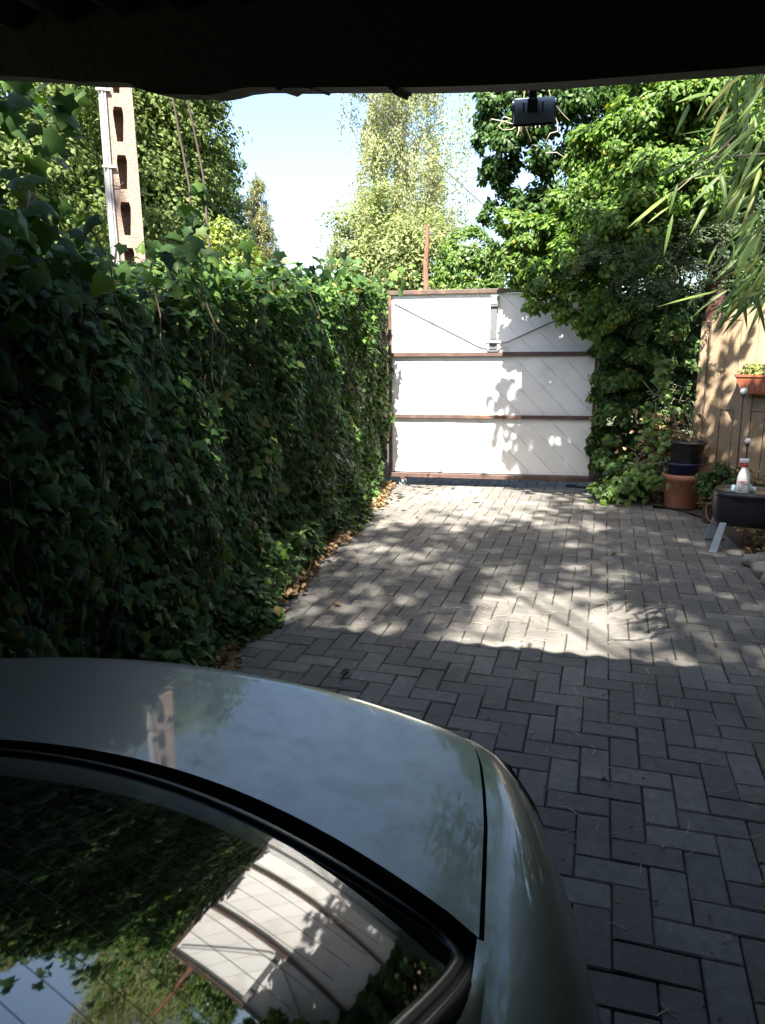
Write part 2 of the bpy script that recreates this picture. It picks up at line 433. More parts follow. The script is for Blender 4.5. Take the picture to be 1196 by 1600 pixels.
cells = []
for a in range(-32, 32):
    for b in range(-100, 60):
        s4 = (a+b) % 4
        if s4 not in (0, 2): continue
        w, d = (2, 1) if s4 == 0 else (1, 2)
        cx = (a+w/2-U0)*S; cy = -(b+d/2-V0)*S
        if cy < -3.0 or cy > 11.5: continue
        if cx < left_edge(cy)-.06 or cx > right_edge(cy): continue
        cells.append((cx, cy, s4))
ctrs = np.array([(c[0], c[1], 0) for c in cells])
pp = to_px(ctrs)
vis = (pp[:, 2] > .1) & (pp[:, 0] > -10) & (pp[:, 0] < 1206) & (pp[:, 1] < 1610) & ~((pp[:, 0] < 900) & (pp[:, 1] > 1040 + np.maximum(0, pp[:, 0]-300)*.30))
dist = np.where(vis, np.linalg.norm(ctrs-CAM, axis=1), 1e9)
near = set(np.argsort(dist)[:298].tolist())
FV, FF, nv = [], [], 0
for i, (cx, cy, s4) in enumerate(cells):
    me = random.choice(PH if s4 == 0 else PV)
    wav = .004*noise.noise(Vector((cx*.9, cy*.9, 0)))
    Mt = Matrix.Translation((cx+random.uniform(-.0015, .0015), cy+random.uniform(-.0015, .0015), wav+random.uniform(-.0016, .0016))) @ \
        Matrix.Rotation(random.gauss(0, .006), 4, 'X') @ Matrix.Rotation(random.gauss(0, .006), 4, 'Y') @ Matrix.Rotation(random.gauss(0, .008), 4, 'Z')
    if i in near:
        o = link('paver', me, drive); o.matrix_world = Mt
    else:
        for v in me.vertices: FV.append(Mt @ v.co)
        for p in me.polygons: FF.append([nv+q for q in p.vertices])
        nv += len(me.vertices)
me = bpy.data.meshes.new('paver_field'); me.from_pydata(FV, [], FF); me.materials.append(M['paver_i'])
o = link('paver_field', me, drive); o['kind'] = 'stuff'

# soil beds left (under the ivy) and right
pl = [(left_edge(y)+.045*math.sin(y*5.1)+.035*math.sin(y*13.7)+.02, y) for y in np.arange(-4.5, 8.05, .12)]
struct(sheet('soil_bed_left', [(-3.1, -4.5)] + pl + [(-3.1, 8.05)], .008, M['soil'], sub=1, bump=.006))
pr_ = [(-.02, 8.15), (.02, 7.86), (.25, 7.74), (.5, 7.62), (.78, 7.42), (1.0, 7.05), (1.06, 6.5), (1.12, 6.0), (1.10, 5.7), (1.14, 5.3), (1.13, 4.6), (1.15, 3.5), (1.15, -1)]
struct(sheet('soil_bed_right', pr_ + [(6, -1), (6, 9.6), (.1, 9.6)], .010, M['soil'], sub=2, bump=.012))

# ------------------------------------------------------------------ gate
GA = math.radians(5.0); GP = Vector((-2.30, 8.09, 0))
GR = Matrix.Translation(GP) @ Matrix.Rotation(GA, 4, 'Z')
gate = empty('driveway_gate', GP, GA, 'white driveway gate of diagonal boards in a brown steel frame', 'gate')
GW, Z0, Z1 = 2.25, .13, 2.13
def clip(poly, f):
    out = []
    for i in range(len(poly)):
        a, b = poly[i], poly[(i+1) % len(poly)]; fa, fb = f(a), f(b)
        if fa >= 0: out.append(a)
        if fa*fb < 0:
            t = fa/(fa-fb); out.append((a[0]+(b[0]-a[0])*t, a[1]+(b[1]-a[1])*t))
    return out
BW = .262
x0 = -2.2
while x0 < GW:
    # seams run down to the right: x - (Z1 - z) = const
    gp = .002
    q = [(x0+gp, Z1), (x0+BW-gp, Z1), (x0+BW-gp+2.0, Z1-2.0), (x0+gp+2.0, Z1-2.0)]
    for f in (lambda p: p[0]-.03, lambda p: GW-.03-p[0], lambda p: p[1]-Z0-.03, lambda p: Z1-.02-p[1]): q = clip(q, f) if q else q
    if len(q) > 2:
        bm = bmesh.new(); y = -.002+random.uniform(-.0015, .0015)
        fr = [bm.verts.new((x, y, z)) for x, z in q]; bk = [bm.verts.new((x, y+.018, z)) for x, z in q]
        bm.faces.new(fr); bm.faces.new(bk[::-1])
        for i in range(len(q)): bm.faces.new((fr[i], bk[i], bk[(i+1) % len(q)], fr[(i+1) % len(q)]))
        bmesh.ops.bevel(bm, geom=[e for e in bm.edges if abs(e.verts[0].co.y-y) < 1e-5 and abs(e.verts[1].co.y-y) < 1e-5], offset=.0022, segments=1, affect='EDGES')
        bm_obj('board', bm, M['white'], gate)
    x0 += BW
box('backing_sheet', (GW/2, .022, (Z0+Z1)/2), (GW-.08, .006, Z1-Z0-.08), M['white'], gate)
for nm, c, s in [('top_rail', (GW/2, -.012, Z1+.005), (GW+.02, .055, .045)), ('middle_rail', (GW/2, -.02, 1.475), (GW-.035, .05, .045)),
                 ('lower_rail', (GW/2, -.02, .797), (GW-.035, .05, .04)), ('bottom_rail', (GW/2, -.012, Z0-.005), (GW+.02, .055, .05)),
                 ('left_stile', (.012, -.008, (Z0+Z1)/2), (.035, .05, Z1-Z0-.05)), ('right_stile', (GW-.012, -.008, (Z0+Z1)/2), (.035, .05, Z1-Z0-.05))]:
    box(nm, c, s, M['brown_steel'], gate, bevel=.004)
bx_ = box('lock_box', (1.15, -.03, 2.03), (.085, .05, .12), M['galv'], gate, bevel=.004)
box('lock_plate', (1.15, -.057, 2.035), (.055, .006, .07), M['cable'], bx_)
box('lock_channel', (1.145, -.02, 1.80), (.075, .03, .33), M['galv'], gate, bevel=.003)
box('latch_block', (1.145, -.035, 1.575), (.085, .05, .10), M['galv'], gate, bevel=.006)
lb = box('latch_base', (1.145, -.03, 1.512), (.11, .045, .028), M['galv'], gate, bevel=.004)
tubes('latch_handle', [([(1.075, -.06, 1.59), (1.145, -.085, 1.60), (1.215, -.06, 1.59)], .011, .011)], M['galv'], gate, 8)
tubes('tension_rod', [([(1.08, -.05, 1.59), (1.00, -.045, 1.60), (.06, -.03, 2.055)], .008, .008)], M['steel'], gate)
tubes('tension_rod', [([(1.21, -.05, 1.59), (1.30, -.045, 1.60), (2.2, -.03, 2.00)], .008, .008)], M['steel'], gate)
wh = tubes('caster_wheel', [([(.152, -.03, .045), (.152, .01, .045)], .042, .042)], M['bottle'], gate, 16)
lathe('wheel_hub', [(0, -.03), (.02, -.03), (.02, .02), (0, .02)], M['galv'], wh, 10, (.152, -.012, .05))
box('caster_fork', (.152, -.012, .105), (.05, .05, .05), M['brown_steel'], gate, bevel=.004)
gp_ = empty('gate_post', GR @ Vector((-.10, .03, 0)), GA, 'brown steel gate post at the hedge end of the gate', 'post')
box('post_tube', (0, 0, 1.02), (.10, .10, 2.04), M['brown_steel'], gp_, bevel=.006)
box('post_cap', (0, 0, 2.047), (.11, .11, .012), M['brown_steel'], gp_)
for z in (.35, 1.75): tubes('hinge', [([(.058, -.03, z-.05), (.058, -.03, z+.05)], .012, .012)], M['brown_steel'], gp_, 8)
gp2 = empty('gate_post', GR @ Vector((GW+.065, .03, 0)), GA, 'brown steel gate post half buried in the climbing shrub', 'post')
box('post_tube', (0, 0, 1.02), (.10, .10, 2.04), M['brown_steel'], gp2, bevel=.006)
box('latch_keep', (-.058, -.02, 1.5), (.015, .05, .10), M['galv'], gp2)

# ------------------------------------------------------------------ carport
cp = empty('carport', (0, 1.8, 0), 0, 'dark timber carport with ragged front beam and corrugated roof overhead', 'carport')
def cpart(o): o.parent = cp; o.matrix_parent_inverse = Matrix.Translation((0, -1.8, 0)); return o
prof = [(-160, 112), (0, 118), (60, 121), (120, 127), (160, 127), (200, 129), (212, 136), (230, 143), (252, 147), (300, 147), (322, 149), (345, 145), (365, 139), (392, 136), (428, 136), (436, 142), (444, 137), (482, 137), (487, 140), (491, 136), (606, 135), (610, 140), (612, 139), (615, 147), (618, 140), (620, 141), (623, 136), (700, 135), (800, 131), (880, 127), (950, 122), (1020, 116), (1100, 110), (1196, 102), (1400, 86)]
def beam_y(x): return 1.80 + .045*x
bm = bmesh.new(); rows = []
for px, py in prof:
    d = ray(px, py); t = 1.80/(d[1]-.045*d[0]); p = CAM+d*t
    rows.append([bm.verts.new((p[0], p[1], p[2])), bm.verts.new((p[0]+.01, p[1]+.09, p[2]+.012)), bm.verts.new((p[0]+.01, p[1]+.09, 2.40)), bm.verts.new((p[0], p[1], 2.40))])
for x_ in (1.4, 2.1, 2.85):
    y_ = beam_y(x_); z_ = rows[-1][0].co.z+.01*math.sin(x_*5)
    rows.append([bm.verts.new((x_, y_, z_)), bm.verts.new((x_+.01, y_+.09, z_+.012)), bm.verts.new((x_+.01, y_+.09, 2.40)), bm.verts.new((x_, y_, 2.40))])
z_ = rows[0][0].co.z
rows.insert(0, [bm.verts.new((-2.75, beam_y(-2.75), z_)), bm.verts.new((-2.74, beam_y(-2.75)+.09, z_+.012)), bm.verts.new((-2.74, beam_y(-2.75)+.09, 2.40)), bm.verts.new((-2.75, beam_y(-2.75), 2.40))])
for a, b in zip(rows[:-1], rows[1:]):
    for i in range(4): bm.faces.new((a[i], b[i], b[(i+1) % 4], a[(i+1) % 4]))
bm.faces.new(rows[0]); bm.faces.new(rows[-1][::-1])
cpart(bm_obj('front_beam', bm, M['dark_wood']))
# corrugated sheets
for i, xs in enumerate(np.arange(-2.9, 3.3, .9)):
    V, Fc = [], []
    n = 41
    for k in range(n):
        x = xs + .93*k/(n-1)
        z = 2.375 + .022*math.cos(2*math.pi*x/.155) + .004*(i % 2)
        for y, dz in ((1.95+.012*math.sin(i*3.1), 0), (-5.2, -.28)):
            V += [(x, y, z+dz), (x, y, z+dz+.007)]
    for k in range(n-1):
        a = 4*k; b = a+4
        Fc += [(a, b, b+2, a+2), (a+1, a+3, b+3, b+1), (a, a+1, b+1, b)]
    cpart(mesh_np('roof_sheet', V, Fc, M['roof'], smooth=False))
for y in (.2, -1.6, -3.4):
    cpart(box('purlin', (.2, y, 2.27-.04*(1.8-y)), (6.0, .08, .12), M['dark_wood']))
for x, y in ((2.75, 1.95), (2.75, -4.6), (-2.7, -4.6), (-2.62, 1.68)):
    cpart(box('post', (x, y, 1.14), (.12, .12, 2.28), M['dark_wood'], bevel=.008))
cpart(box('shading_back_wall', (.2, -5.1, 1.05), (6.2, .12, 2.1), M['brick']))  # unseen walls added to cut off light from behind and beside
cpart(box('shading_side_wall', (2.85, -2.2, 1.05), (.1, 5.6, 2.1), M['brick']))

# lamp under the beam
lp = at_y(835, 171, 2.10)
def tilt(o, a=math.radians(24)):
    o.data.transform(Matrix.Rotation(a, 4, 'X')); return o
lamp = empty('outdoor_lamp', lp, math.radians(5), 'small grey half barrel lamp hanging on a bracket under the dark beam', 'lamp')
lamp.scale = (.98, .98, .98)
V, Fc = [], []
secs = 14
for xx, sc in ((-.054, .86), (-.050, 1), (.050, 1), (.054, .86)):
    for k in range(secs):
        a = math.pi*k/(secs-1)
        V.append((xx, -math.cos(a)*.036*sc, -.026+math.sin(a)*.054*sc))
for j in range(3):
    for k in range(secs):
        Fc.append((j*secs+k, j*secs+(k+1) % secs, (j+1)*secs+(k+1) % secs, (j+1)*secs+k))
tilt(autosmooth(mesh_np('housing', V, Fc, M['lamp'], lamp)))
tilt(box('end_cap', (-.0545, 0, -.002), (.004, .058, .042), M['lamp'], lamp, bevel=.001))
tilt(box('end_cap', (.0545, 0, -.002), (.004, .058, .042), M['lamp'], lamp, bevel=.001))
tilt(box('lens', (0, 0, -.029), (.104, .066, .008), M['lamp_dark'], lamp, bevel=.002))
box('bracket', (-.004, -.034, .085), (.020, .018, .18), M['lamp_dark'], lamp, bevel=.003)
box('clamp', (-.004, -.042, -.002), (.026, .012, .034), M['lamp_dark'], lamp, bevel=.003)
box('vent_slot', (-.026, -.0365, -.004), (.004, .006, .022), M['lamp_dark'], lamp)
box('vent_slot', (.022, -.0365, -.004), (.004, .006, .022), M['lamp_dark'], lamp)
paths = []
def wp(px, py, Y=2.4): return at_y(px, py, Y)
for seg_, r in [([(768, 186), (790, 190), (800, 193), (812, 194)], .0022), ([(788, 182), (803, 187)], .002), ([(812, 194), (800, 202), (786, 203), (780, 197), (784, 191), (793, 188)], .0018),
                ([(812, 189), (811, 205), (808, 212)], .0018), ([(816, 188), (814, 205), (818, 212)], .002), ([(818, 189), (824, 205), (830, 221)], .0026), ([(822, 190), (818, 200), (816, 210)], .0018),
                ([(825, 189), (825, 200)], .0022), ([(839, 188), (837, 200)], .0022), ([(842, 189), (844, 199)], .002), ([(872, 205), (860, 208), (853, 222), (853, 232), (857, 235)], .0016), ([(853, 239), (870, 238), (884, 247)], .002),
                ([(867, 162), (878, 176), (890, 188)], .0016), ([(872, 205), (871, 190), (867, 178)], .0014), ([(812, 190), (818, 160), (824, 120), (826, 92)], .0026), ([(867, 178), (858, 140), (850, 92)], .002)]:
    paths.append(([wp(*p, 2.46+.03*math.sin(i+len(paths))) for i, p in enumerate(seg_)], r*.95, r*.55))
tag(tubes('dry_twigs', paths, M['twig'], seg=5), 'pale dry ivy twigs dangling from the roof edge just past the lamp', 'twigs')

# ------------------------------------------------------------------ car
CX = -.755; ZD = .925; KM = .068
def Ye(t): return 1.243 - .362*t*t
def Yg(t): return .893 - .448*t*t
ZC = [(.95, .893), (.85, .943), (.7, 1.014), (.5, 1.104), (.25, 1.211), (0, 1.308), (-.3, 1.385), (-.6, 1.418), (-1.0, 1.422), (-1.25, 1.385), (-1.5, 1.26), (-1.85, 1.0), (-1.95, .95)]
_zy = np.array([p[0] for p in ZC][::-1]); _zz = np.array([p[1] for p in ZC][::-1])
def Zc(y):
    # smooth interpolation (Catmull-Rom)
    y = min(max(y, _zy[0]), _zy[-1]); i = min(max(np.searchsorted(_zy, y)-1, 0), len(_zy)-2)
    x0_, x1_ = _zy[i], _zy[i+1]; h = x1_-x0_; t = (y-x0_)/h
    def sl(j):
        if j == 0: return (_zz[1]-_zz[0])/(_zy[1]-_zy[0])
        if j == len(_zy)-1: return (_zz[-1]-_zz[-2])/(_zy[-1]-_zy[-2])
        return (_zz[j+1]-_zz[j-1])/(_zy[j+1]-_zy[j-1])
    m0, m1 = sl(i)*h, sl(i+1)*h
    return (2*t**3-3*t*t+1)*_zz[i]+(t**3-2*t*t+t)*m0+(-2*t**3+3*t*t)*_zz[i+1]+(t**3-t*t)*m1
def ztop(y, t): return Zc(y + .448*t*t*max(0, min(1, (y+1.0)/1.3))) - KM*t*t
def zdeck(y, t): return ZD + .012*(1-(t/.6)**2) - .02*max(0, (y-.9))**1.5
car = empty('parked_car', (CX, -.9, 0), 0, 'silver grey saloon car seen over its boot and rear window', 'car')
def carp(o): o.parent = car; o.matrix_parent_inverse = Matrix.Translation((-CX, .9, 0)); return o
def grid_obj(name, G, material, double=True, smooth=True):
    G = np.array(G, float); a, b = G.shape[:2]
    Fc = [(i*b+j, i*b+j+1, (i+1)*b+j+1, (i+1)*b+j) for i in range(a-1) for j in range(b-1)]
    o = mesh_np(name, G.reshape(-1, 3), Fc, material, None, smooth)
    return o
# deck edge (plan): right half from rear centre to front, mirrored
half = []
for t in np.linspace(0, .565, 14): half.append((t, Ye(t)))
half += [(.590, 1.095), (.606, 1.05), (.622, .98), (.637, .9), (.650, .80), (.664, .69), (.672, .55), (.678, .3), (.682, 0), (.683, -.6), (.68, -1.2), (.672, -1.8), (.655, -2.3), (.62, -2.6), (.56, -2.78), (.40, -2.9), (.2, -2.95), (0, -2.96)]
half = np.array(half)
def zline(y):
    if y > -1.8: return ZD-.006 if y > .3 else ZD-.006+.02*min(1, (.3-y)/1.0)
    return .94 - .17*((-1.8-y)/1.16)**1.6
PS = [(-.0, 0), (.024, .004), (.055, .016), (.092, .040), (.124, .076), (.150, .125), (.170, .19), (.180, .30), (.172, .42), (.152, .54), (.125, .64), (.09, .72)]
PR = [(-.0, .022), (.002, .026), (.006, .034), (.014, .055), (.030, .11), (.040, .20), (.075, .30), (.105, .36), (.112, .46), (.10, .56), (.085, .64), (.06, .72)]
rows = []
nrm2 = np.zeros_like(half)
tg = np.gradient(half, axis=0); nrm2[:, 0] = -tg[:, 1]; nrm2[:, 1] = tg[:, 0]
nrm2 /= np.linalg.norm(nrm2, axis=1, keepdims=True)
nrm2[0] = (0, 1); nrm2[-1] = (0, -1)
for it in range(3):
    s_ = nrm2.copy(); s_[1:-1] = (nrm2[:-2]+nrm2[1:-1]*2+nrm2[2:])/4; nrm2 = s_/np.linalg.norm(s_, axis=1, keepdims=True)
for i, (t, y) in enumerate(half):
    w = abs(nrm2[i][0])**.7
    row = []
    for (ds, zs), (dr, zr) in zip(PS, PR):
        d = ds*w*float(np.interp(y, [-2, .72, .95, 1.15], [.9, .93, .78, .66]))+dr*(1-w); dz = zs*w+zr*(1-w)
        row.append((t+nrm2[i][0]*d, y+nrm2[i][1]*d, zline(y)-dz))
    rows.append(row)
right = np.array(rows); left = right[::-1].copy(); left[:, :, 0] *= -1
full = np.concatenate([left[:-1], right], 0); full[:, :, 0] += CX
# deck sits under the seam line: body shell with an inward lip
lip = full[:, :1].copy(); lip2 = lip.copy(); lip2[:, :, 2] -= .03
cen = np.array([CX, 0, 0]); 
full2 = np.concatenate([lip2, full], 1)
autosmooth(carp(grid_obj('body', full2, M['paint'])), 40)
# boot lid
G = []
for f in np.concatenate([[-.02], np.linspace(0, 1, 22), [1.006, 1.010, 1.010]]):
    r_ = []
    for g in np.linspace(-1, 1, 33):
        ff = min(max(f, 0), 1)
        tm = .62
        for _ in range(4):
            tm = float(np.interp(Yg(tm)+(Ye(tm)-Yg(tm))*ff, half[12:20][::-1, 1], half[12:20][::-1, 0]))-.006
        t = g*tm
        y = Yg(t) + (Ye(t)+.006-Yg(t))*ff
        z = zdeck(y, t)+.002
        e = max(0, abs(g)-.985)/.015; z -= .004*e
        if f < 0: y -= .002; z -= .03
        if ff > .93: z -= .010*((ff-.93)/.07)**2
        if f > 1: y += .012*(f-1)/.01; z -= {1.006: .008, 1.010: .03}.get(round(float(f), 3), .03)
        r_.append((CX+t, y, z))
    G.append(r_)
for j in range(len(G[-1])): x, y, z = G[-1][j]; G[-1][j] = (x, y+.004, z-.06)
G = np.array(G)
# side returns of the lid, dropping into the shut line
sl = G[:, :1].copy(); sl[:, :, 2] -= .03; sr = G[:, -1:].copy(); sr[:, :, 2] -= .03
autosmooth(carp(grid_obj('boot_lid', np.concatenate([sl, G, sr], 1), M['paint'])), 40)
# rear window (starts behind the gap), roof, windscreen share the ztop surface
def tg_(y):      # half width of the glass / roof panel at y (centre-line coordinate)
    return float(np.interp(y, [-1.9, -1.25, -.6, -.1, .2, .42, .58, .64], [.60, .53, .54, .56, .60, .638, .662, .668]))
YB = .043        # gap between lid and glass
def panel(y0, y1, n, nt=25, inset=0.0, dz=0.0, curve=True):
    G = []
    for y in np.linspace(y0, y1, n):
        r_ = []
        for g in np.linspace(-1, 1, nt):
            tw = tg_(y)-inset if not curve else None
            t = g*(tg_(min(y-.448*.42*0, .64))-inset)
            r_.append((t, y, 0))
        G.append(r_)
    return G
def surf(f0, f1, n, nt, inset=0.0, dz=0.0):
    """glass strip: parameter c runs along the car (centre-line y), each line curves with the deck line"""
    G = []
    for c in np.linspace(f0, f1, n):
        r_ = []
        cw = max(0, min(1, (c+1.0)/1.3))
        T = tg_(c - .448*.41*cw)-inset
        for g in np.linspace(-1, 1, nt):
            t = g*T; y = c - .448*t*t*cw
            r_.append((CX+t, y, Zc(c)-KM*t*t+dz))
        G.append(r_)
    return G
def cb(g): return .85+.045*abs(g)**4
def rw_grid(inset):
    G = []
    for v in np.linspace(0, 1, 36):
        r_ = []
        for g in np.linspace(-1, 1, 37):
            c = cb(g)*(1-v)-.02*v
            cw = max(0, min(1, (c+1.0)/1.3)); t = g*(tg_(c-.448*.41*cw)-inset)
            r_.append((CX+t, c-.448*t*t*cw, Zc(c)-KM*t*t))
        G.append(r_)
    return G
rw = carp(grid_obj('rear_window', rw_grid(.022), M['glass']))
for c0 in np.arange(.74, .08, -.036):
    ln = []
    for g in np.linspace(-.9, .9, 29):
        c = c0+.03*abs(g)**4; cw = max(0, min(1, (c+1.0)/1.3)); t = g*(tg_(c-.448*.41*cw)-.03)
        ln.append([(CX+t, c+e-.448*t*t*cw, Zc(c+e)-KM*t*t+.0006) for e in (-.00028, .00028)])
    hl_ = grid_obj('heater_line', ln, M['old_wood']); hl_.parent = rw
roofo = carp(grid_obj('roof', surf(-.05, -1.22, 30, 33, 0.0, .002), M['paint']))
carp(grid_obj('windscreen', surf(-1.25, -1.93, 20, 25, .0, .0), M['glass']))
# black seal round the rear window: one bead ribbon
bd = []
for g in np.linspace(-1, 1, 41):
    T = tg_(.85-.448*.41)-.02
    bd.append((g*T, .85))
ring = []
sideL = [(c) for c in np.linspace(.885, -.02, 28)]
def gp3(c, s, off=0.0, dz=0.0):
    cw = max(0, min(1, (c+1.0)/1.3)); T = (tg_(c-.448*.41*cw)-.022+off)*s
    return Vector((CX+T, c-.448*T*T*cw, Zc(c)-KM*T*T+dz))
pts = []
for c in sideL[::-1]: pts.append(gp3(c, -1))
for g in np.linspace(-1, 1, 41)[1:-1]:
    T = (tg_(cb(g)-.448*.41)-.022)*g; pts.append(Vector((CX+T, cb(g)+.002-.448*T*T, Zc(cb(g))-KM*T*T)))
for c in sideL: pts.append(gp3(c, 1))
# round the two corners
for it in range(1):
    q = pts[:]
    for i in range(1, len(pts)-1): q[i] = (pts[i-1]+pts[i]*2+pts[i+1])/4
    pts = q
SV = []
ctr = Vector((CX, .2, 1.1))
for i, p in enumerate(pts):
    tn = (pts[min(i+1, len(pts)-1)]-pts[max(i-1, 0)]).normalized()
    up = Vector((0, .35, .93)); out = tn.cross(up).normalized()
    if out.dot(p-ctr) < 0: out = -out
    rw_ = []
    for o_, h_ in ((-.016, .001), (-.013, .006), (-.006, .0075), (.002, .005), (.004, .001), (.008, .002), (.012, .001), (.016, -.003), (.020, -.012)):
        rw_.append(p+out*o_+up*h_)
    SV.append(rw_)
sealo = grid_obj('window_seal', SV, M['rubber']); sealo.parent = rw; sealo.matrix_parent_inverse = rw.matrix_parent_inverse.copy(); sealo.matrix_parent_inverse = Matrix.Identity(4)
# the seal is a sub-part of the window: undo the double offset
sealo.matrix_parent_inverse = Matrix.Identity(4)
# trough floor under the lid gap
G = []
for g in np.linspace(-1, 1, 33):
    t = g*.655; G.append([(CX+t*.985, Yg(t)-.10, ZD-.02-.04*(t/.655)**2), (CX+t, Yg(t)+.02, ZD-.035)])
carp(grid_obj('drain_trough', G, M['rubber']))
# pillars / doors: surface between the belt line and the glass/roof edge
for s in (1, -1):
    G = []
    for c in np.linspace(.895, -1.93, 62):
        cw = max(0, min(1, (c+1.0)/1.3)); T = tg_(c-.448*.41*cw)
        yy = c-.448*T*T*cw; zt = Zc(c)-KM*T*T
        bt = float(np.interp(yy, half[14:28][::-1, 1], half[14:28][::-1, 0]))+.006
        zb = zline(yy)+.0015; T = min(T, bt-.014); zt = max(zt, zb+.003)
        r_ = []
        for k in np.linspace(0, 1, 9):
            t = T+(bt-T)*(k**1.15); z = zt+(zb-zt)*k
            r_.append((CX+s*(t+.018*math.sin(k*math.pi)*min(1, max(0, (zt-zb)/.2))), yy, z+.006*math.sin(k*math.pi)*min(1, max(0, (zt-zb)/.12))))
        G.append(r_)
    carp(grid_obj('pillar_panel', G, M['paint']))
    G = []
    for c in np.linspace(.02, -1.55, 30):
        cw = max(0, min(1, (c+1.0)/1.3)); T = tg_(c-.448*.41*cw)
        yy = c-.448*T*T*cw; zt = Zc(c)-KM*T*T
        bt = float(np.interp(yy, half[14:28][::-1, 1], half[14:28][::-1, 0])); zb = zline(yy)
        r_ = []
        for k in np.linspace(.16, .93, 7):
            t = T+(bt-T)*(k**1.15); z = zt+(zb-zt)*k
            r_.append((CX+s*(t+.004+.018*math.sin(k*math.pi)*min(1, max(0, (zt-zb)/.2))), yy, z+.006*math.sin(k*math.pi)*min(1, max(0, (zt-zb)/.12))))
        G.append(r_)
    carp(grid_obj('side_window', G, M['glass']))
# bonnet
G = []
for y in np.linspace(-1.90, -2.93, 20):
    T = float(np.interp(y, half[20:][::-1, 1], half[20:][::-1, 0]))
    G.append([(CX+g*T, y, zline(y)+.03*(1-g*g)*min(1, (y+2.96)/.2)) for g in np.linspace(-1, 1, 21)])
carp(grid_obj('bonnet', G, M['paint']))
# lamps, plate recess, wheels
for s in (1, -1):
    G = []
    for i in range(10, 16):
        G.append([(CX+s*(right[i][j][0]+nrm2[i][0]*.004), right[i][j][1]+nrm2[i][1]*.004, right[i][j][2]) for j in (3, 4, 5)])
    carp(grid_obj('tail_light', G, M['taillamp']))
    for y in (.42, -2.12):
        w = carp(tubes('wheel', [([(CX+s*.60, y, .30), (CX+s*.775, y, .30)], .30, .30)], M['tyre'], None, 28))
        rim = lathe('rim', [(0, 0), (.19, 0), (.2, .01), (.2, -.02)], M['chrome'], None, 24)
        rim.data.transform(Matrix.Translation((CX+s*.772, y, .30)) @ Matrix.Rotation(s*math.pi/2, 4, 'Y'))
        rim.parent = w
bm = bmesh.new(); add_box(bm, (CX, 1.31, .50), (1.2, .02, .06)); carp(bm_obj('bumper_strip', bm, M['rubber']))
carp(box('underbody', (CX, -.85, .32), (1.2, 3.9, .25), M['rubber']))
bpy.context.view_layer.update()
for ch in list(car.children):
    for g in ch.children:
        g.matrix_parent_inverse = Matrix.Identity(4)
        g.matrix_parent_inverse = ch.matrix_world.inverted()

# ------------------------------------------------------------------ ivy hedge on a wooden fence
def hface(Y, z): return left_edge(Y) - .06 + .07*np.sin(Y*2.3+z*1.7) + .05*np.sin(Y*5.3-z*3.9+1) + .03*np.sin(z*8+Y*9) - .05*(z/2) + .0*Y
def hheight(Y): return 1.84 + np.clip(Y-2.8, -2, 6)*.060 + .05*np.sin(Y*3.7) + .04*np.sin(Y*9.1)
fen = empty('board_fence', (-2.15, 5, 0), 0, 'old brown board fence buried inside the ivy hedge', 'fence')
def fpart(o): o.parent = fen; o.matrix_parent_inverse = Matrix.Translation((2.15, -5, 0)); return o
fy = [-3.9, -1.6, .7, 2.98, 5.2, 7.75]
for a, b in zip(fy[:-1], fy[1:]):
    xa, xb = left_edge(a)-.36, left_edge(b)-.36
    an = math.atan2(b-a, xb-xa)
    fpart(box('panel', ((xa+xb)/2, (a+b)/2, .93), (math.hypot(b-a, xb-xa), .03, 1.82), M['old_wood'], rot=Matrix.Rotation(an, 3, 'Z')))
for y in fy:
    off = .36 if y != 2.98 else .25
    fpart(box('post', (left_edge(y)-off, y, .9), (.09, .09, 1.8), M['old_wood'], bevel=.006))
hedge = empty('ivy_hedge', (-2.05, 5, 0), 0, 'long dark green ivy hedge covering the fence beside the driveway', 'hedge')
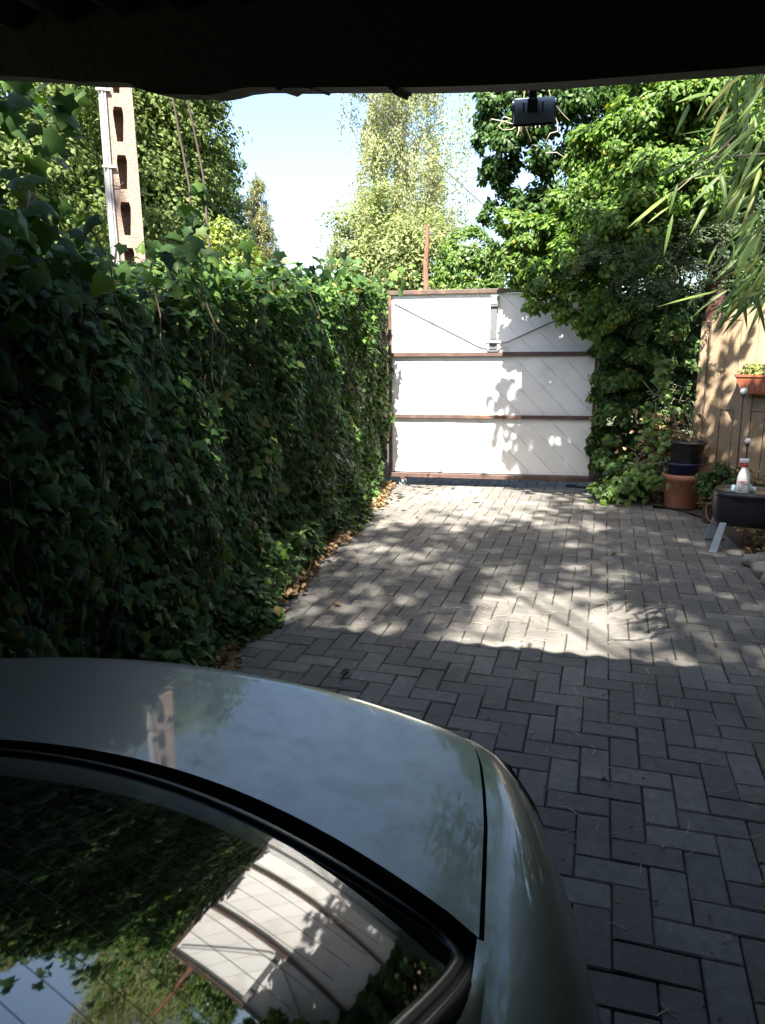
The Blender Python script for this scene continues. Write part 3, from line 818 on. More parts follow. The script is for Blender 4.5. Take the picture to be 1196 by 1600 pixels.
def hedge_leaves():
    P, N_, T_, Sz, dep = [], [], [], [], []
    def add(p, n, t, s, d): P.append(p); N_.append(n); T_.append(t); Sz.append(s); dep.append(d)
    # face
    n = 31000
    Y = -1.5 + 9.55*rng.random(n)**.9
    z = rng.random(n)*hheight(Y)
    d = rng.random(n)**1.6*.20
    x = hface(Y, z) - d
    keep = ~((np.abs(Y-2.98) < .07) & (z > .55) & (z < .98))
    p = np.stack([x, Y, z], 1)[keep]; m = len(p)
    nn = np.array([1.0, -.15, .55]) + rnd(m, .5)
    tt = np.array([.25, 0, -1.0]) + rnd(m, .45)
    ss = np.where(rng.random(m) < .20, rng.uniform(.062, .095, m), rng.uniform(.026, .062, m))
    add(p, nn, tt, ss, d[keep])
    # base skirt, spilling towards the paving
    n = 2600
    Y = 2.4 + 5.6*rng.random(n); z = .02+rng.random(n)**2*.30
    x = hface(Y, z) + (rng.random(n)**1.5)*.08*(1-z/.4)+.01
    p = np.stack([x, Y, z], 1)
    add(p, np.array([.6, -.2, .9])+rnd(n, .4), np.array([.6, 0, -.5])+rnd(n, .5), rng.uniform(.04, .07, n), np.full(n, .05))
    # top
    n = 6500
    Y = -1.5 + 9.5*rng.random(n)
    w = rng.random(n)*.60
    x = hface(Y, 2.0) - w + .02
    z = hheight(Y) + .10*np.sin(w/.6*math.pi) - .10*rng.random(n)**2 + .05*np.abs(rng.standard_normal(n)) - .06
    p = np.stack([x, Y, z], 1)
    add(p, np.array([.3, -.25, 1.0])+rnd(n, .5), rnd(n, .8)+np.array([.4, 0, -.25]), rng.uniform(.04, .075, n), np.full(n, .02))
    # upright shoots with big leaves against the trees (left of the pole, and the sprig beside the wires)
    for (px, py, dd, cnt, rx, rz, s0) in [(0, 170, 2.75, 26, .12, .14, .085), (60, 150, 2.85, 12, .10, .05, .09), (98, 185, 2.8, 12, .03, .09, .10), (10, 290, 2.75, 30, .14, .16, .08), (60, 330, 2.9, 20, .10, .10, .08),
                                          (20, 400, 2.75, 90, .26, .10, .08), (110, 400, 3.1, 40, .16, .05, .08), (305, 350, 3.85, 16, .06, .08, .08), (313, 300, 3.85, 6, .02, .05, .085), (300, 392, 3.8, 40, .2, .05, .075),
                                          (460, 420, 5.0, 40, .35, .05, .08), (560, 430, 6.4, 60, .45, .06, .08)]:
        c = at_d(px, py, dd)
        p = c + rnd(cnt)*np.array([rx*.7, rx, rz])*.8
        add(p, np.array([.7, -.5, .5])+rnd(cnt, .5), np.array([0, 0, -1])+rnd(cnt, .5), s0*rng.uniform(.7, 1.15, cnt), np.full(cnt, 0))
    # far end wraps round to the gate
    n = 1500
    a = rng.random(n); z = rng.random(n)*2.25
    x = hface(np.full(n, 7.9), z) - a*.5 - .05; Y = 8.02 + .05*rnd(n)[:, 0]
    add(np.stack([x, Y, z], 1), np.array([.7, .3, .4])+rnd(n, .5), np.array([0, 0, -1])+rnd(n, .5), rng.uniform(.05, .08, n), np.full(n, .0))
    return [np.concatenate(v) for v in (P, N_, T_, Sz, dep)]
P, N_, T_, Sz, dep = hedge_leaves()
q = to_px(P)
inv = (q[:, 2] > .5) & (q[:, 0] > 0) & (q[:, 0] < 600) & (q[:, 1] > 130) & (q[:, 1] < 1030) & (dep < .035)
score = np.where(inv, Sz/np.maximum(q[:, 2], .1), 0)
big = np.argsort(-score)[:300]
mask = np.ones(len(P), bool); mask[big] = False
# all other leaves stay joined in one mass
o = leaf_cloud('foliage', P[mask], N_[mask], T_[mask], Sz[mask], 'ivy', M['ivy'], hedge)
o.matrix_parent_inverse = Matrix.Translation((2.05, -5, 0))
T0, F0 = leaf_template('ivy')
variants = []
for k in range(8):
    me = bpy.data.meshes.new('leaf'); T2 = T0.copy(); T2[:, 2] *= .4+.3*k; T2[:, 0] *= .85+.05*k; T2[1:, :2] += rnd(len(T0)-1)[:, :2]*.02
    me.from_pydata([tuple(v) for v in T2], [], [tuple(int(i) for i in f) for f in F0]); me.materials.append(M['ivy_o']); variants.append(me)
    for p_ in me.polygons: p_.use_smooth = True
bx3, bt3, bn3 = basis(N_[big], T_[big])
for i, k in enumerate(big):
    o = link('leaf', variants[i % 8], hedge); s = Sz[k]
    mw = Matrix(((bx3[i][0]*s, bt3[i][0]*s, bn3[i][0]*s, P[k][0]+2.05), (bx3[i][1]*s, bt3[i][1]*s, bn3[i][1]*s, P[k][1]-5), (bx3[i][2]*s, bt3[i][2]*s, bn3[i][2]*s, P[k][2]), (0, 0, 0, 1)))
    o.matrix_local = mw
# trailing stems on the face
paths = []
for k in range(26):
    Y = random.uniform(1.2, 5.5); z = random.uniform(.7, 2.1); pts = []
    dy = random.uniform(-.25, .45)
    for i in range(9):
        f = i/8; yy = Y+dy*f+.03*math.sin(7*f+k); zz = max(.03, z-random.uniform(.08, .16)*i*(.6+.4*(k % 3)))
        pts.append((float(hface(yy, zz))+.025+.01*math.sin(k+3*f), yy, zz))
    paths.append((pts, .0035, .0018))
for y0 in np.linspace(-.5, 7.6, 34):      # thick old stems behind the leaves
    pts = [(float(hface(y0+.1*math.sin(z*3+y0), z))-.13, y0+.12*math.sin(z*2.2+y0*5), z) for z in np.linspace(0, 2.0, 8)]
    paths.append((pts, .013, .005))
o = tubes('stem', paths, M['stem'], hedge, 5); o.matrix_parent_inverse = Matrix.Translation((2.05, -5, 0)); o['kind'] = 'stuff'
# fresh low ivy at the hedge foot, sunlight put into its lighter leaf colour
iv = empty('ivy_seedling', (-1.88, 4.15, 0), 0, 'fresh low ivy patch at the hedge foot with leaves coloured as sunlit', 'ivy plant')
n = 260
Y = 3.75+.95*rng.random(n); z = .03+.30*rng.random(n)**1.3
p = np.stack([left_edge(Y)-.06+.09*rng.random(n)-z*.1, Y, z], 1)
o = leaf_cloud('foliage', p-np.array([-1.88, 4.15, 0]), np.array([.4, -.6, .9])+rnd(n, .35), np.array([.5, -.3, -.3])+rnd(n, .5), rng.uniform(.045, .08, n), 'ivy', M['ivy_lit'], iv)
tubes('stem', [([(0, y, 0), (.03, y+.05, .1), (.02, y+.12, .24)], .004, .002) for y in (-.3, -.1, .1, .3)], M['stem'], iv, 5)

# dry leaf litter
def litter(name, pts, label, szr=(.03, .065)):
    n = len(pts)
    o = leaf_cloud(name, pts, np.array([0, 0, 1.0])+rnd(n, .45), rnd(n)*np.array([1, 1, .2]), rng.uniform(*szr, n), 'dry', M['litter'])
    return tag(o, label, 'leaf litter', kind='stuff')
n = 3400
Y = 2.4+5.6*rng.random(n); x = left_edge(Y)-.10+.14*rng.random(n)+.05*np.abs(rng.standard_normal(n))*(rng.random(n) < .35)+.04*np.sin(Y*4.7)
litter('leaf_litter', np.stack([x, Y, .014+.03*rng.random(n)], 1), 'brown dry leaves strewn along the foot of the ivy hedge')
n = 1700
f = rng.random(n); x = .05+1.35*f; Y = 7.95-.75*f**1.3+.30*rng.standard_normal(n)*.6+.25
mk = Y > (7.9-.7*f**1.3)
x2 = 1.15+.8*rng.random(900); Y2 = 5.3+1.7*rng.random(900)
pts = np.concatenate([np.stack([x, Y, .02+.05*rng.random(n)], 1)[mk], np.stack([x2, Y2, .02+.03*rng.random(900)], 1)])
litter('leaf_litter', pts, 'brown dry leaves around the pots and under the stool')
# pale straw bits on the pavers
paths = []
for k in range(260):
    x = random.uniform(-1.5, 1.08); y = 1.5+random.random()**1.2*4.2
    if x < -.1 and y < 1.9: continue
    a = random.uniform(0, math.pi); l = random.uniform(.015, .055); b = a+random.uniform(-.9, .9)
    p0 = Vector((x, y, .006)); p1 = p0+Vector((math.cos(a), math.sin(a), .05))*l; p2 = p1+Vector((math.cos(b), math.sin(b), -.05))*l*.6
    paths.append(([p0, p1, p2], .0015, .0009))
tag(tubes('straw_litter', paths, M['straw'], seg=4), 'pale straw bits and twigs scattered over the grey pavers', 'straw', kind='stuff')
n = 900
x = rng.uniform(-1.7, 1.08, n); Y = 1.3+6.6*rng.random(n); mk = x > left_edge(Y)+.02
cr_ = leaf_cloud('leaf_crumbs', np.stack([x, Y, np.full(n, .006)], 1)[mk], (np.array([0, 0, 1.0])+rnd(n, .25))[mk], rnd(n)[mk]*np.array([1, 1, .1]), rng.uniform(.006, .02, n)[mk], 'dry', M['litter'])
tag(cr_, 'tiny brown leaf crumbs and grit scattered over the pavers', 'leaf litter', kind='stuff')
for px, py, lab, s in [(540, 1055, 'curled dark dry leaf lying on the pavers beside the car', .07), (960, 867, 'small tan dry leaf alone on the shaded middle pavers', .055), (526, 946, 'pale dry leaf on the pavers near the hedge foot', .06), (1130, 845, 'dark dry leaf on the pavers in front of the stool', .05)]:
    c = at_z(px, py, .012)
    T2, F2 = leaf_template('dry'); V = T2*s; V[:, 2] *= 2.2
    o = mesh_np('fallen_leaf', V-np.array([0, s/2, 0]), F2, M['litter'] if 'dark' not in lab else M['old_wood']); o.location = c; o.rotation_euler = (0, 0, px)
    tag(o, lab, 'leaf', 'single fallen leaves')

# ------------------------------------------------------------------ concrete pole
pole = empty('utility_pole', (-3.17, 4.62, 0), math.radians(34), 'brown pebbled concrete utility pole with ladder holes behind the hedge', 'utility pole')
def pole_w(z): return .205 - .012*(z-2.2)
V, Fc = [], []
nz = [0.0]
holes = []
z = .28
while z < 7.6: holes.append(z); z += .290
# front/back plates are built from strips around each hole
bm = bmesh.new()
D = .085
def pol(zz, x): return x*pole_w(zz)/.205
def ring_face(y, flip):
    zs = 0.0
    for hz in holes + [8.0]:
        h0, h1 = hz, hz+.21
        def v(x, z_): return bm.verts.new((pol(z_, x), y, z_))
        top = min(h0, 8.0)
        bm.faces.new([v(-.1025, zs), v(.1025, zs), v(.1025, top), v(-.1025, top)])
        if hz >= 8.0: break
        hl = [(-.020, h0), (-.030, h0+.115), (-.034, h0+.175), (-.026, h1), (.026, h1), (.034, h0+.175), (.030, h0+.115), (.020, h0)]
        L_ = [(-.1025, h0), (-.1025, h1)]
        bm.faces.new([v(-.1025, h0), v(*hl[0]), v(*hl[1]), v(*hl[2]), v(*hl[3]), v(-.1025, h1)])
        bm.faces.new([v(.1025, h1), v(*hl[4]), v(*hl[5]), v(*hl[6]), v(*hl[7]), v(.1025, h0)])
        zs = h1
ring_face(-D, False); ring_face(D, True)
def quad(*p): bm.faces.new([bm.verts.new(q) for q in p])
for s in (-1, 1): quad((pol(0, s*.1025), -D, 0), (pol(0, s*.1025), D, 0), (pol(8, s*.1025), D, 8), (pol(8, s*.1025), -D, 8))
for hz in holes:
    h0, h1 = hz, hz+.21
    hl = [(-.020, h0), (-.030, h0+.115), (-.034, h0+.175), (-.026, h1), (.026, h1), (.034, h0+.175), (.030, h0+.115), (.020, h0)]
    for a, b in zip(hl, hl[1:]+hl[:1]):
        quad((pol(a[1], a[0]), -D, a[1]), (pol(b[1], b[0]), -D, b[1]), (pol(b[1], b[0]), D, b[1]), (pol(a[1], a[0]), D, a[1]))
for hz in holes: quad((pol(hz, -.04), D-.012, hz-.005), (pol(hz, .04), D-.012, hz-.005), (pol(hz, .04), D-.012, hz+.22), (pol(hz, -.04), D-.012, hz+.22))
bmesh.ops.remove_doubles(bm, verts=bm.verts[:], dist=.0005)
shaft = bm_obj('shaft', bm, M['concrete'], pole)
for k, (xx, yy, r) in enumerate([(-.108, -.062, .011), (-.104, -.085, .010), (-.09, -.094, .010), (-.074, -.093, .008), (-.112, -.038, .010)]):
    pts = [(xx+.03*(0 if zz > 2.6 else (2.6-zz)*.25), yy, zz) for zz in np.linspace(.2, 7.9, 14)]
    pts = [(pol(p[2], p[0])+.002*math.sin(p[2]*3+k), p[1], p[2]) for p in pts]
    tubes('cable', [(pts, r, r)], M['cable'], pole, 7)
for zz in (2.73, 3.19, 3.9, 1.9):
    box('strap', (-.083, -.093, zz), (.085, .03, .014), M['strap'], pole, bevel=.003)
tubes('tie_wire', [([(-.075, -.1, 2.62), (-.03, -.092, 2.61), (.0, -.088, 2.64)], .003, .003)], M['lamp_dark'], pole, 5)
# thin hanging wires
w1 = tubes('overhead_wire', [([at_d(264, 118, 5.5), at_d(279, 200, 5.6), at_d(296, 290, 5.7), at_d(304, 420, 5.8)], .008, .008)], M['wire'], seg=5)
tag(w1, 'thin brown guy wire slanting down behind the hedge, closer to the pole', 'wire', 'guy wires behind the hedge')
w2 = tubes('overhead_wire', [([at_d(285, 118, 5.5), at_d(303, 200, 5.6), at_d(318, 275, 5.7), at_d(330, 420, 5.8)], .008, .008)], M['wire'], seg=5)
tag(w2, 'thin brown guy wire slanting down behind the hedge, farther from the pole', 'wire', 'guy wires behind the hedge')
w3 = tubes('overhead_wire', [([at_d(480, 60, 9.5), at_d(560, 138, 9.8), at_d(640, 215, 10.2), at_d(692, 262, 10.5), at_d(800, 360, 11)], .007, .007)], M['wire'], seg=5)
tag(w3, 'thin wire crossing diagonally in front of the weeping birch', 'wire')

# ------------------------------------------------------------------ trees behind
def tree(name, label, base, lumps, per_m2, size, kind, material, bark, trunk_r, limbs=None, cat='tree', group=None, sub=.3, flat=1.0, fill=.25, droop=.6, ncl=1.6):
    t = empty(name, (base[0], base[1], 0), 0, label, cat, group)
    off = np.array([base[0], base[1], 0])
    lm = [(np.array(c)-off, r) for c, r in lumps]
    crown('crown', lm, per_m2, size, kind, material, t, sub, flat, fill, droop, ncl)
    tips = [tuple(c) for c, r in lm] if limbs is None else limbs
    branchy('trunk', (0, 0, -.05), tips, trunk_r, bark, t)
    return t
def L(px, py, d, r): return (at_d(px, py, d), r)
tree('oak_tree', 'broad mid green oak with its crown behind the concrete pole', at_d(165, 560, 16)[:2],
     [L(120, 60, 16, 1.8), L(230, 60, 16, 1.5), L(230, 180, 15.5, 1.25), L(285, 120, 16, .85), L(165, 240, 15, 1.3), L(90, 200, 15, 1.4), L(280, 260, 16, 1.2), L(200, 340, 15, 1.4), L(100, 340, 15, 1.5), L(275, 360, 15.5, 1.25), L(310, 215, 16, .6)],
     330, .105, 'oval', M['oak'], M['bark'], .12, sub=.30, fill=.45)
tree('leafy_tree', 'paler leafy tree standing between the oak and the spruce', at_d(340, 560, 19)[:2],
     [L(335, 285, 19, .75), L(315, 350, 19, 1.1), L(352, 262, 19, .42), L(352, 320, 19, .5), L(290, 300, 19, .9), L(335, 400, 19, .9)], 330, .10, 'oval', M['oak2'], M['bark'], .09, sub=.30, fill=.45)
tree('dark_tree', 'dark leafy tree behind the ivy shoots next to the carport post', at_d(20, 560, 13)[:2],
     [L(20, 160, 13, 1.5), L(-90, 200, 13, 1.8), L(30, 320, 12.5, 1.4), L(-60, 350, 12.5, 1.5), L(-200, 250, 13, 2.0)], 300, .10, 'oval', M['oak'], M['bark'], .1, sub=.30, fill=.45)
tree('round_bush', 'rounded yellow green bush peeping over the hedge top', at_d(352, 560, 10)[:2],
     [L(355, 385, 10, .32), L(340, 400, 10, .3), L(370, 415, 10, .35), L(355, 470, 10, .5)], 700, .06, 'tiny', M['bush'], M['bark'], .03, cat='bush', sub=.4)
# spruce
sb = at_d(412, 560, 21)
sp = empty('spruce_tree', (sb[0], sb[1], 0), 0, 'sunlit slender spruce with drooping branches next to the open sky', 'tree')
SP, SN, ST = [], [], []
toph = at_d(408, 268, 21)[2]
for k in range(230):
    f = random.random()**.8; zz = toph - .1 - f*(toph-1.0)
    ln = .15 + 1.75*f*random.uniform(.6, 1.1); a = random.uniform(0, 2*math.pi)
    m = int(90+240*f)
    u = rng.random(m)**.8
    dx, dy = math.cos(a), math.sin(a)
    c = np.stack([dx*ln*u, dy*ln*u, zz - .38*ln*u**1.5 - .22*rng.random(m)*(u > .2)], 1)+rnd(m, .045)
    SP.append(c); SN.append(rnd(m, .6)+np.array([0, 0, .6])); ST.append(np.stack([dx*.5+0*u, dy*.5+0*u, -.8+0*u], 1)+rnd(m, .35))
SP, SN, ST = map(np.concatenate, (SP, SN, ST))
leaf_cloud('crown', SP, SN, ST, rng.uniform(.08, .15, len(SP)), 'needle', M['spruce'], sp)
tubes('trunk', [([(0, 0, 0), (0, 0, toph*.5), (0, 0, toph)], .14, .015)], M['bark'], sp, 8)
# weeping birch: hanging strands
bb = at_d(628, 560, 15)
bi = empty('weeping_birch', (bb[0], bb[1], 0), 0, 'tall weeping birch with pale yellow green hanging strands behind the gate', 'tree')
BP, BT = [], []
def strand(px, py, dd, ln, dens=48):
    top = at_d(px, py, dd); m = max(8, int(ln*dens)); u = rng.random(m)
    sw = random.uniform(-.12, .12)
    c = top + np.stack([sw*u*ln+.03*rnd(m)[:, 0], .03*rnd(m)[:, 0], -u*ln], 1) + rnd(m, .022)
    BP.append(c); BT.append(rnd(m, .35)+np.array([0, 0, -1.0]))
_by = [60, 150, 190, 235, 270, 310, 350, 400]; _bl = [552, 545, 538, 572, 575, 548, 525, 515]; _br = [700, 700, 700, 694, 690, 690, 700, 700]
for k in range(95):
    by0 = random.uniform(50, 345); bx0 = random.uniform(np.interp(by0+30, _by, _bl), np.interp(by0+30, _by, _br))
    dd = 15+random.uniform(-1.0, 1.0); w = random.uniform(6, 15); ln0 = random.uniform(.45, 1.25)
    for j in range(random.randint(7, 15)):
        strand(bx0+random.gauss(0, w), by0+random.uniform(-9, 9)+abs(random.gauss(0, 5)), dd+random.uniform(-.2, .2), ln0*random.uniform(.5, 1.15), 72)
for k in range(70): strand(random.gauss(718, 12), random.uniform(90, 210), 14.5+random.uniform(-.6, .6), random.uniform(.5, 1.4), 16)
for k in range(34): strand(random.uniform(690, 745), random.uniform(230, 330), 14.5, random.uniform(.4, 1.0), 16)
for k in range(16): strand(random.uniform(488, 530), random.uniform(320, 385), 14.5, random.uniform(.3, .6), 24)
BP, BT = np.concatenate(BP)-np.array([bb[0], bb[1], 0]), np.concatenate(BT)
leaf_cloud('crown', BP, rnd(len(BP), .8)+np.array([0, -.7, .3]), BT, rng.uniform(.03, .058, len(BP)), 'tiny', M['birch'], bi)
zt_ = at_d(620, 60, 15)[2]
tubes('trunk', [([(0, 0, 0), (.05, 0, 2.5), (-.1, 0, 5), (-.15, 0, zt_+1)], .13, .03)] +
      [([(0, 0, z0), (dx*.4, dy*.4, z0+.9), (dx, dy, z0+1.2)], .045, .01) for z0, dx, dy in ((2.5, -1.0, .2), (3.2, 1.1, -.1), (3.8, -.8, -.3), (4.6, 1.0, .3), (4.2, .3, -.8))], M['bark_white'], bi, 8)
tree('green_bush', 'loose grey green bush in front of the birch trunk beyond the gate', at_d(610, 560, 13)[:2],
     [L(560, 370, 13.2, .62), L(600, 340, 13.2, .55), L(620, 400, 12.8, .68), L(575, 430, 12.8, .7), L(660, 390, 13, .6), L(540, 390, 13.3, .4), L(680, 430, 13, .6), L(640, 460, 12.8, .7)],
     620, .062, 'tiny', M['birch2'], M['bark'], .05, cat='bush', sub=.4, fill=.4)
tree('ivy_mound', 'rounded dome of dark green ivy rising just behind the gate', at_d(735, 560, 11)[:2],
     [L(735, 410, 11, (.43, .43, .46)), L(722, 430, 11, .36), L(750, 445, 11, .34), L(735, 500, 11, .55), L(712, 465, 11, .36)],
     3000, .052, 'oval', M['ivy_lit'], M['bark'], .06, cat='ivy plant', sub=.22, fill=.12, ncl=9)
rp_ = at_d(662, 560, 10.4)
rz = at_d(665, 352, 10.4)[2]
ru = empty('rusty_post', (rp_[0], rp_[1], 0), 0, 'thin rust red post poking up behind the gate', 'post')
tubes('shaft', [([(.01*math.sin(z*9)+.012*z, .01*math.cos(z*7), z) for z in np.linspace(0, rz, 26)], .06, .028)], M['rust'], ru, 9)
for k in range(3): tubes('flake', [([(.02, -.03, rz-.3-k*.25), (.04, -.05, rz-.42-k*.25)], .01, .004)], M['rust'], ru, 5)
# far belt of trees so that the horizon is never bare
FL = []
for a in np.arange(-75, 62, 3.2):
    an = math.radians(a-16); dd = 34+6*random.random()
    FL.append((np.array([dd*math.sin(an), dd*math.cos(an), 1.4+.5*random.random()]), np.array([2.2, 2.2, random.uniform(1.5, 2.4)])))
P_, N2 = lump_points(FL, 26, .35, 1, .3)
o = leaf_cloud('far_wood', P_, N2+rnd(len(P_), .4), rnd(len(P_)), rng.uniform(.2, .4, len(P_)), 'tiny', M['wood'])
tag(o, 'low belt of distant trees along the horizon', 'wood', kind='stuff')

# ------------------------------------------------------------------ right hand planting
def R_(px, py, Y, r): return (at_y(px, py, Y), r)
tree('ivy_clad_tree', 'dark ivy clad tree leaning over the gate from behind', at_y(900, 560, 9.3)[:2],
     [R_(790, 170, 8.1, .30), R_(800, 90, 8.1, .5), R_(782, 300, 8.0, .18), R_(812, 250, 8.1, .34), R_(860, 170, 8.3, .5), R_(870, 300, 8.5, .4), R_(830, 345, 8.1, .26), R_(765, 270, 8.0, .12), R_(770, 340, 8.0, .12), R_(940, 150, 9.0, .65), R_(960, 60, 9.0, .8), R_(795, 375, 8.0, .15), R_(1000, 300, 9.2, .7), R_(762, 225, 8.0, .14),
      R_(768, 180, 8.0, .17), R_(1050, 100, 9.0, .7), R_(900, 420, 9.3, .5), R_(1000, 430, 9.4, .6), R_(1080, 300, 9.4, .7), R_(1150, 200, 9.3, .8), R_(1160, 350, 9.3, .7), R_(1010, 540, 9.3, .55), R_(1080, 500, 9.4, .6), R_(1180, 480, 9.4, .6), R_(1040, 640, 9.2, .5)],
     1500, .062, 'oval', M['shrub_dark'], M['bark'], .05, limbs=[(0, .3, 3.2), (-.4, .2, 3.4), (.7, .2, 3.6), (1.1, .3, 2.8)], sub=.36, fill=.45)
tree('climbing_shrub', 'sunlit glossy green shrub spilling over the corner of the gate', at_y(985, 700, 8.25)[:2],
     [R_(905, 300, 7.7, .24), R_(870, 330, 7.7, .20), R_(950, 250, 7.6, .34), R_(1000, 200, 7.5, .36), R_(1060, 190, 7.4, .38), R_(1020, 280, 7.4, .42), R_(940, 340, 7.5, .36), R_(870, 390, 7.6, .28), R_(822, 370, 7.7, .22), R_(812, 425, 7.65, .18), R_(835, 400, 7.6, .22), R_(845, 470, 7.6, .15), R_(885, 420, 7.5, .25), R_(880, 485, 7.55, .13), R_(935, 490, 7.6, .2), R_(800, 350, 7.7, .16), R_(860, 445, 7.5, .22),
      R_(905, 470, 7.5, .20), R_(930, 420, 7.5, .32), R_(985, 350, 7.4, .38), R_(1065, 300, 7.4, .36), R_(1085, 250, 7.4, .34), R_(800, 395, 7.7, .13), R_(1030, 150, 7.5, .3), R_(1100, 160, 7.5, .3), R_(1120, 215, 7.6, .3), R_(1125, 280, 7.7, .2), R_(1150, 160, 7.7, .35), R_(1175, 240, 7.8, .3), R_(920, 505, 7.6, .15), R_(960, 470, 7.7, .26)],
     2300, .056, 'oval', M['shrub'], M['stem'], .016, limbs=[(-.3, .1, 2.4), (.1, .15, 2.7), (.4, .1, 2.9)], cat='shrub', sub=.36, fill=.4, droop=.8)
tree('hanging_ivy', 'ivy curtain hanging down beside the closed edge of the gate', at_y(965, 770, 7.95)[:2],
     [R_(945, 540, 8.0, (.10, .12, .3)), R_(943, 620, 8.0, (.10, .12, .3)), R_(940, 700, 8.0, (.10, .12, .26)), R_(975, 690, 8.1, .2), R_(1010, 590, 8.25, .28), R_(1005, 700, 8.2, .25), R_(1050, 560, 8.3, .25), R_(950, 520, 7.9, (.16, .16, .26)), R_(960, 590, 7.9, (.17, .17, .28)), R_(955, 660, 7.9, (.15, .15, .26)), R_(962, 720, 7.85, (.16, .16, .2)), R_(990, 560, 8.0, .25), R_(1000, 640, 8.05, .2), R_(950, 762, 7.8, (.16, .14, .09)), R_(985, 745, 7.9, (.2, .15, .14)), R_(1020, 500, 8.0, .3)],
     3600, .056, 'ivy', M['ivy'], M['stem'], .012, limbs=[(0, .05, 1.8), (.1, .05, 1.6), (-.08, .06, 1.5)], cat='ivy plant', sub=.4, fill=.3, droop=1.2)
iv2 = empty('ivy_creeper', at_y(1040, 740, 7.7), 0, 'pale sunlit ivy leaves creeping over dry twigs behind the pots', 'ivy plant')
o0 = np.array(at_y(1040, 740, 7.7))
pts = []
for px, py, c, sp_ in [(1035, 580, 26, .05), (1050, 565, 10, .03), (1085, 567, 7, .02), (1045, 620, 22, .05), (1020, 650, 22, .07), (1030, 690, 30, .08), (1005, 730, 60, .10), (1060, 640, 12, .03), (985, 760, 70, .10), (1025, 745, 40, .08), (960, 770, 60, .08)]:
    pts.append(at_y(px, py, 7.62)+rnd(c)*np.array([sp_, sp_, sp_]))
pts = np.concatenate(pts)-o0; n = len(pts)
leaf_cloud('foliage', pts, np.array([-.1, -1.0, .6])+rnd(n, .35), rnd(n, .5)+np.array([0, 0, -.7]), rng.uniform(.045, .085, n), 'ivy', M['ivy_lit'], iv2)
paths = []
for k in range(60):
    p0 = np.array(at_y(random.gauss(1040, 26), random.uniform(590, 740), 7.72+random.uniform(-.06, .1)))-o0
    p1 = p0+np.array([random.uniform(-.15, .15), random.uniform(-.05, .05), random.uniform(-.22, .05)]); p2 = p1+np.array([random.uniform(-.1, .1), 0, random.uniform(-.15, .1)])
    paths.append(([p0, p1, p2], .004, .0015))
o = tubes('dry_twigs', paths, M['twig'], iv2, 4); o['kind'] = 'stuff'
n = 420
pts = np.array([at_y(random.gauss(1035, 24), 640+110*random.random()**.7, 7.70+random.uniform(-.05, .08)) for _ in range(n)])-o0
leaf_cloud('dry_leaves', pts, np.array([0, -.8, .6])+rnd(n, .5), rnd(n, .7)+np.array([0, 0, -.5]), rng.uniform(.04, .075, n), 'dry', M['litter'], iv2)
# thuja with reddish trunk
tb = at_y(1118, 760, 8.35)
th = empty('conifer_tree', (tb[0], tb[1], 0), 0, 'feathery grey green conifer with a reddish brown trunk beside the fence', 'tree')
off = np.array([tb[0], tb[1], 0])
tubes('trunk', [([np.array(at_y(1112, 640, 8.35))-off+np.array([0, 0, -1.2]), np.array(at_y(1118, 480, 8.35))-off, np.array(at_y(1128, 300, 8.35))-off, np.array(at_y(1135, 60, 8.35))-off], .105, .07)], M['bark_red'], th, 10)
SP, SN, ST = [], [], []
for px, py, Y, w in [(930, 400, 7.25, .10), (960, 390, 7.2, .12), (1000, 395, 7.2, .12), (1040, 370, 7.2, .14), (1075, 390, 7.3, .14), (1090, 360, 7.3, .12), (1060, 420, 7.3, .14), (1000, 430, 7.3, .12), (1030, 450, 7.3, .12), (1090, 440, 7.4, .12), (1170, 340, 8.0, .2), (1180, 420, 8.0, .25), (950, 370, 7.3, .08)]:
    for k in range(12):
        c = np.array(at_y(px, py, Y))+rnd(1)[0]*w*np.array([1, 1, .7]); m = 46
        dr = np.array([random.uniform(-.8, .5), random.uniform(-.6, .1), random.uniform(-.4, .35)]); dr /= np.linalg.norm(dr)
        u = rng.random(m)
        SP.append(c+dr*u[:, None]*.20+rnd(m, .022)*(1-u[:, None]*.5)); ST.append(dr+rnd(m, .45)); SN.append(rnd(m, .5)+np.array([0, -.5, .7]))
SP, SN, ST = map(np.concatenate, (SP, SN, ST))
leaf_cloud('spray', SP-off, SN, ST, rng.uniform(.03, .055, len(SP)), 'needle', M['thuja'], th)
tubes('limb', [([np.array(at_y(1125, 350, 8.3))-off, np.array(at_y(1080, 340, 7.8))-off, np.array(at_y(1020, 380, 7.3))-off], .03, .01), ([np.array(at_y(1122, 420, 8.3))-off, np.array(at_y(1090, 420, 7.8))-off, np.array(at_y(1060, 420, 7.4))-off], .025, .01)], M['bark_red'], th, 6)

# bamboo: arching culms from the right, each leaf a part
bam = empty('bamboo', (1.55, 3.1, 0), 0, 'bamboo clump with long drooping leaves hanging in from beside the carport', 'bamboo')
bo = np.array([1.55, 3.1, 0])
BLm = []
Tb, Fb = leaf_template('blade')
for k in range(6):
    me = bpy.data.meshes.new('leaf'); T2 = Tb.copy(); T2[:, 2] *= .3+.6*k; T2[:, 0] *= .85+.06*k
    me.from_pydata([tuple(v) for v in T2], [], [tuple(int(i) for i in f) for f in Fb]); me.materials.append(M['bamboo'])
    for p in me.polygons: p.use_smooth = True
    BLm.append(me)
def blade(p, d, nrm, s, k):
    bx, bt, bn = basis(np.array([nrm]), np.array([d])); bx, bt, bn = bx[0]*s, bt[0]*s, bn[0]*s
    o = link('leaf', BLm[k % 6], bam); p = np.array(p)-bo
    o.matrix_local = Matrix(((bx[0], bt[0], bn[0], p[0]), (bx[1], bt[1], bn[1], p[1]), (bx[2], bt[2], bn[2], p[2]), (0, 0, 0, 1)))
